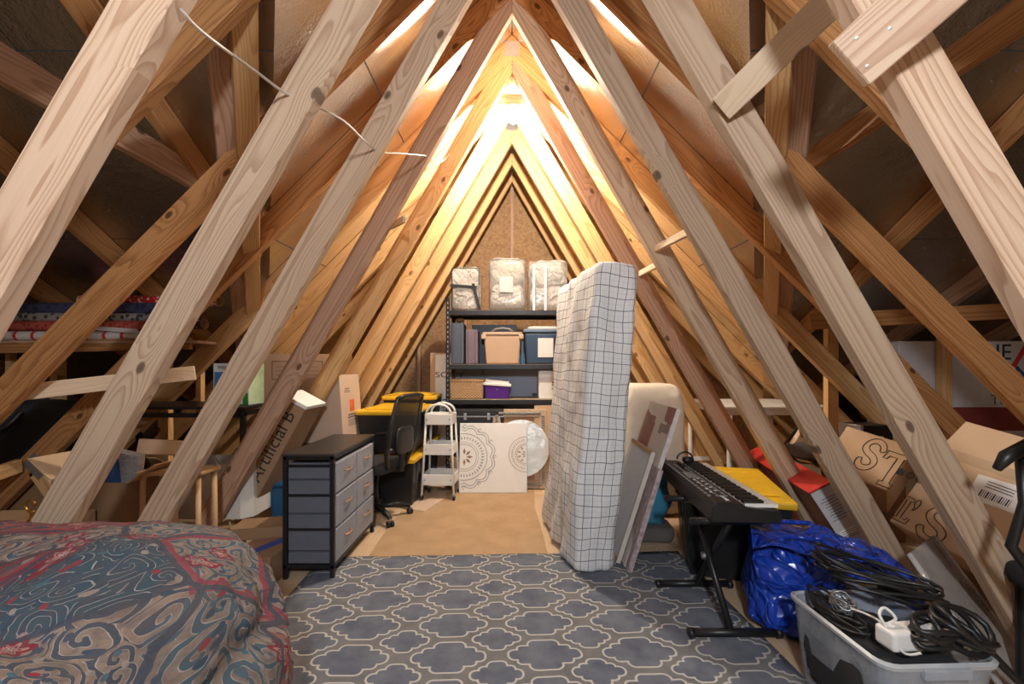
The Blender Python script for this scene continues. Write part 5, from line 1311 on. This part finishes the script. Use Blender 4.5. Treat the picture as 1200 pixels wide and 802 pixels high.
for k, (x, y, z) in enumerate(((1.33, 1.74, .40), (1.36, 1.735, .395))):
    t = thing('metal_plug', ('brass plug tip among the black cables', 'steel plug tip among the black cables')[k], 'plug', (x, y, z))
    MB().tube([(0, 0, 0), (.02, -.01, .004), (.045, -.02, .004)], [.009, .009, .005], 8).build('tip', (BRASS, STEEL)[k], t, smooth=True)

# ribbed clear sheet container leaning at the far right
t = thing('clear_cover', 'ribbed clear plastic storage cover leaning on the floor behind the second right web', 'cover', (1.74, 1.95, .0), math.radians(0))
u0 = Vector((0, 0, .42)); u1 = Vector((.06, -.36, .02)); wv_ = Vector((.26, .16, .02))
vs = []; 
for i in range(2):
    for j in range(25):
        p = (u0, u1)[i] + wv_ * (j / 24) + Vector((0, 0, .012 * (j % 2))); vs.append(p)
o = MB().add(vs, [(j, j + 1, 25 + j + 1, 25 + j) for j in range(24)]).build('ribbed_sheet', plastic_clear('ribbed_clear', (.36, .32, .30), .45, .3), t)
md = o.modifiers.new('thickness', 'SOLIDIFY'); md.thickness = .003
MB().tube([u0 + Vector((0, 0, .006)), u1 + Vector((0, 0, .006))], .012, 8).build('edge_roll', plastic_clear('clear_edge', (.7, .7, .72), .35), t, smooth=True)
MB().tube([u0 + wv_, u1 + wv_], .012, 8).build('edge_roll', plastic_clear('clear_edge', (.7, .7, .72), .35), t, smooth=True)
o = cable('black_strap', [P(1140, 742, 1.62), P(1165, 770, 1.58), P(1195, 800, 1.55), P(1230, 830, 1.5)], .014, BLACK, 'black strap lying on the floor right of the clear bin', 'strap')

# ------------------------------------------------------------------ patchwork covered beanbag
def quilt_mat():
    m, nt, b, out = new_mat('patchwork_tapestry'); v = OBJ(nt)
    uv = UVC(nt)
    dn = N(nt, 'TexNoise'); dn.inputs['Scale'].default_value = 2.6; L(nt, uv, dn.inputs['Vector'])
    base = MIX(nt, .10, uv, dn.outputs[1], 'ADD')
    mp = N(nt, 'Mapping'); L(nt, base, mp.inputs[0]); mp.inputs['Rotation'].default_value = (0, 0, .62)
    P_ = mp.outputs[0]
    vo = N(nt, 'TexVoronoi', voronoi_dimensions='2D', distance='CHEBYCHEV'); vo.inputs['Scale'].default_value = 3.7; vo.inputs['Randomness'].default_value = .72; L(nt, P_, vo.inputs['Vector'])
    ve = N(nt, 'TexVoronoi', voronoi_dimensions='2D', feature='DISTANCE_TO_EDGE'); ve.inputs['Scale'].default_value = 3.7; ve.inputs['Randomness'].default_value = .72; L(nt, P_, ve.inputs['Vector'])
    cid = SEP(nt, vo.outputs['Color'])
    ground = RAMP(nt, cid[0], [(0, (.25, .18, .145)), (.25, (.018, .045, .065)), (.42, (.22, .165, .135)), (.58, (.03, .065, .09)), (.68, (.29, .22, .18)), (.80, (.14, .015, .025)), (.90, (.20, .155, .13))], 'CONSTANT')
    motif = RAMP(nt, cid[1], [(0, (.03, .05, .08)), (.3, (.035, .09, .13)), (.55, (.05, .055, .08)), (.75, (.26, .03, .05)), (.88, (.03, .07, .12))], 'CONSTANT')
    n2 = N(nt, 'TexNoise'); n2.inputs['Scale'].default_value = 7; n2.inputs['Detail'].default_value = 3; L(nt, uv, n2.inputs['Vector'])
    Pw = MIX(nt, .09, uv, n2.outputs[1], 'ADD')
    v2 = N(nt, 'TexVoronoi', voronoi_dimensions='2D'); v2.inputs['Scale'].default_value = 13; v2.inputs['Randomness'].default_value = .85; L(nt, Pw, v2.inputs['Vector'])
    # spiral scrolls: phase turns with the angle around each centre
    dv = N(nt, 'VectorMath', operation='SUBTRACT'); L(nt, Pw, dv.inputs[0]); L(nt, v2.outputs['Position'], dv.inputs[1])
    dq = SEP(nt, dv.outputs[0]); ang = MA(nt, 'ARCTAN2', dq[1], dq[0])
    sp = MA(nt, 'SINE', MA(nt, 'ADD', MA(nt, 'MULTIPLY', v2.outputs['Distance'], 19.), MA(nt, 'MULTIPLY', ang, 1.)))
    scroll = MA(nt, 'GREATER_THAN', sp, .30)
    col = MIX(nt, MA(nt, 'MULTIPLY', scroll, .9), ground, motif)
    light = MA(nt, 'MULTIPLY', MA(nt, 'LESS_THAN', MA(nt, 'ABSOLUTE', MA(nt, 'SUBTRACT', sp, .18)), .16), .8)
    col = MIX(nt, light, col, (.36, .33, .31))
    # small leaves and specks between
    v4 = N(nt, 'TexVoronoi', voronoi_dimensions='2D'); v4.inputs['Scale'].default_value = 34; L(nt, Pw, v4.inputs['Vector'])
    leaf = MA(nt, 'LESS_THAN', v4.outputs['Distance'], .26); lc = SEP(nt, v4.outputs['Color'])
    col = MIX(nt, MA(nt, 'MULTIPLY', leaf, MA(nt, 'GREATER_THAN', lc[0], .5)), col, RAMP(nt, lc[1], [(0, (.26, .22, .20)), (.3, (.03, .06, .10)), (.7, (.22, .03, .04)), (.85, (.05, .12, .17))], 'CONSTANT'))
    # red flowers with pale hearts
    v3 = N(nt, 'TexVoronoi', voronoi_dimensions='2D'); v3.inputs['Scale'].default_value = 5.6; v3.inputs['Randomness'].default_value = .95; L(nt, Pw, v3.inputs['Vector'])
    dv3 = N(nt, 'VectorMath', operation='SUBTRACT'); L(nt, Pw, dv3.inputs[0]); L(nt, v3.outputs['Position'], dv3.inputs[1]); d3 = SEP(nt, dv3.outputs[0])
    pet = MA(nt, 'MULTIPLY', MA(nt, 'SINE', MA(nt, 'MULTIPLY', MA(nt, 'ARCTAN2', d3[1], d3[0]), 6.)), .035)
    rf = MA(nt, 'ADD', v3.outputs['Distance'], pet)
    fl = MA(nt, 'MULTIPLY', MA(nt, 'LESS_THAN', rf, .19), MA(nt, 'GREATER_THAN', SEP(nt, v3.outputs['Color'])[2], .35))
    col = MIX(nt, fl, col, (.20, .014, .03)); col = MIX(nt, MA(nt, 'MULTIPLY', fl, MA(nt, 'LESS_THAN', MA(nt, 'ABSOLUTE', MA(nt, 'SUBTRACT', rf, .10)), .018)), col, (.36, .22, .21))
    col = MIX(nt, MA(nt, 'MULTIPLY', fl, MA(nt, 'LESS_THAN', rf, .05)), col, (.38, .31, .28))
    st = SEP(nt, P_); stripes = MA(nt, 'MULTIPLY', MA(nt, 'GREATER_THAN', MA(nt, 'SINE', MA(nt, 'MULTIPLY', st[0], 120)), .0), MA(nt, 'GREATER_THAN', cid[2], .90))
    col = MIX(nt, MA(nt, 'MULTIPLY', stripes, .8), col, (.24, .075, .07))
    border = MA(nt, 'MULTIPLY', MA(nt, 'LESS_THAN', ve.outputs['Distance'], .085), MA(nt, 'GREATER_THAN', ve.outputs['Distance'], .03)); border = MA(nt, 'MULTIPLY', border, MA(nt, 'GREATER_THAN', cid[1], .5))
    col = MIX(nt, MA(nt, 'MULTIPLY', border, .85), col, (.24, .02, .045))
    seam = MA(nt, 'LESS_THAN', ve.outputs['Distance'], .028); col = MIX(nt, MA(nt, 'MULTIPLY', seam, .9), col, (.04, .05, .075))
    col = MIX(nt, MA(nt, 'MULTIPLY', RAMP(nt, NOISE(nt, uv, 34, 5, .65), [(.4, 0.), (.62, 1.)]), .55), col, (.075, .065, .07))
    L(nt, col, b.inputs['Base Color']); b.inputs['Roughness'].default_value = .85; b.inputs['Specular IOR Level'].default_value = .25
    BUMP(nt, b, MA(nt, 'ADD', NOISE(nt, uv, 22, 4), MA(nt, 'MULTIPLY', NOISE(nt, uv, 300, 2), .2)), .4, .01); return m
t = thing('beanbag', 'large low beanbag under a blue, red and beige patchwork tapestry throw', 'beanbag', (-1.50, 1.08, 0))
me = bpy.data.meshes.new('tapestry_throw'); bm = bmesh.new(); ul = bm.loops.layers.uv.new('UVMap')
nu, nv = 150, 74; rx, ry, hz = .79, .66, .785
def quilt_pt(i, j):
    th = 2 * math.pi * i / nu; s_ = j / nv                      # s 0 = top centre, 1 = floor
    e = .62
    c_, sn = math.copysign(abs(math.cos(th)) ** e, math.cos(th)), math.copysign(abs(math.sin(th)) ** e, math.sin(th))
    if s_ < .6: rr = s_ / .6 * .86; z = hz * (1 - .17 * (rr / .86) ** 3)
    else:
        a = (s_ - .6) / .4; rr = .86 + .16 * math.sin(min(1, a * 1.35) * math.pi / 2) - .05 * max(0, a - .6); z = hz * .83 * (1 - a ** 1.25)
    x, y = rx * rr * c_, ry * rr * sn
    # sitting hollow with a raised front lip, folds running down the sides
    z -= .10 * math.exp(-((x + .10) / .46) ** 2 - ((y + .10) / .26) ** 2)
    z += .035 * math.exp(-((y + .42 - .25 * (x - .1)) / .10) ** 2) * (1 if s_ < .75 else 0)
    n1 = noise.fractal(Vector((x * 2.6, y * 2.6, z * 2)), 1, 2, 4); n2 = noise.ridged_multi_fractal(Vector((x * 2.2 + 5, y * 3.0, z * 1.2)), 1, 2, 3, 1, 2)
    fold = .05 * math.sin(th * 8 + 2 * n1 * 3 + x * 4) * max(0, s_ - .40) / .6
    k = 1 + fold + .02 * n1
    z = z + .030 * n1 * (1 - s_ ** 3) + .022 * (n2 - 1) * (1 - s_) + .03 * math.sin((x * .6 + y * 1.6) * 9 + 5 * noise.noise(Vector((x * 1.4, y * 1.4, 2)))) * math.exp(-((y + .30) / .25) ** 2) * (1 - s_)
    return Vector((x * k, y * k, max(.004, z)))
grid = [[bm.verts.new(quilt_pt(i, j)) for i in range(nu)] for j in range(1, nv + 1)]
top = bm.verts.new(quilt_pt(0, 0))
def quv(i, j):
    th = 2 * math.pi * i / nu; s_ = j / nv; return (math.cos(th) * s_ * 1.15, math.sin(th) * s_ * .95)
for i in range(nu):
    f = bm.faces.new((top, grid[0][i], grid[0][(i + 1) % nu])); f.smooth = True
    for lp, q in zip(f.loops, ((0, 0), (i, 1), (i + 1, 1))): lp[ul].uv = quv(*q)
    for j in range(nv - 1):
        f = bm.faces.new((grid[j][i], grid[j + 1][i], grid[j + 1][(i + 1) % nu], grid[j][(i + 1) % nu])); f.smooth = True
        for lp, q in zip(f.loops, ((i, j + 1), (i, j + 2), (i + 1, j + 2), (i + 1, j + 1))): lp[ul].uv = quv(*q)
bmesh.ops.recalc_face_normals(bm, faces=bm.faces); bm.to_mesh(me); bm.free(); me.materials.append(quilt_mat())
o = bpy.data.objects.new('tapestry_throw', me); C.objects.link(o); o.parent = t
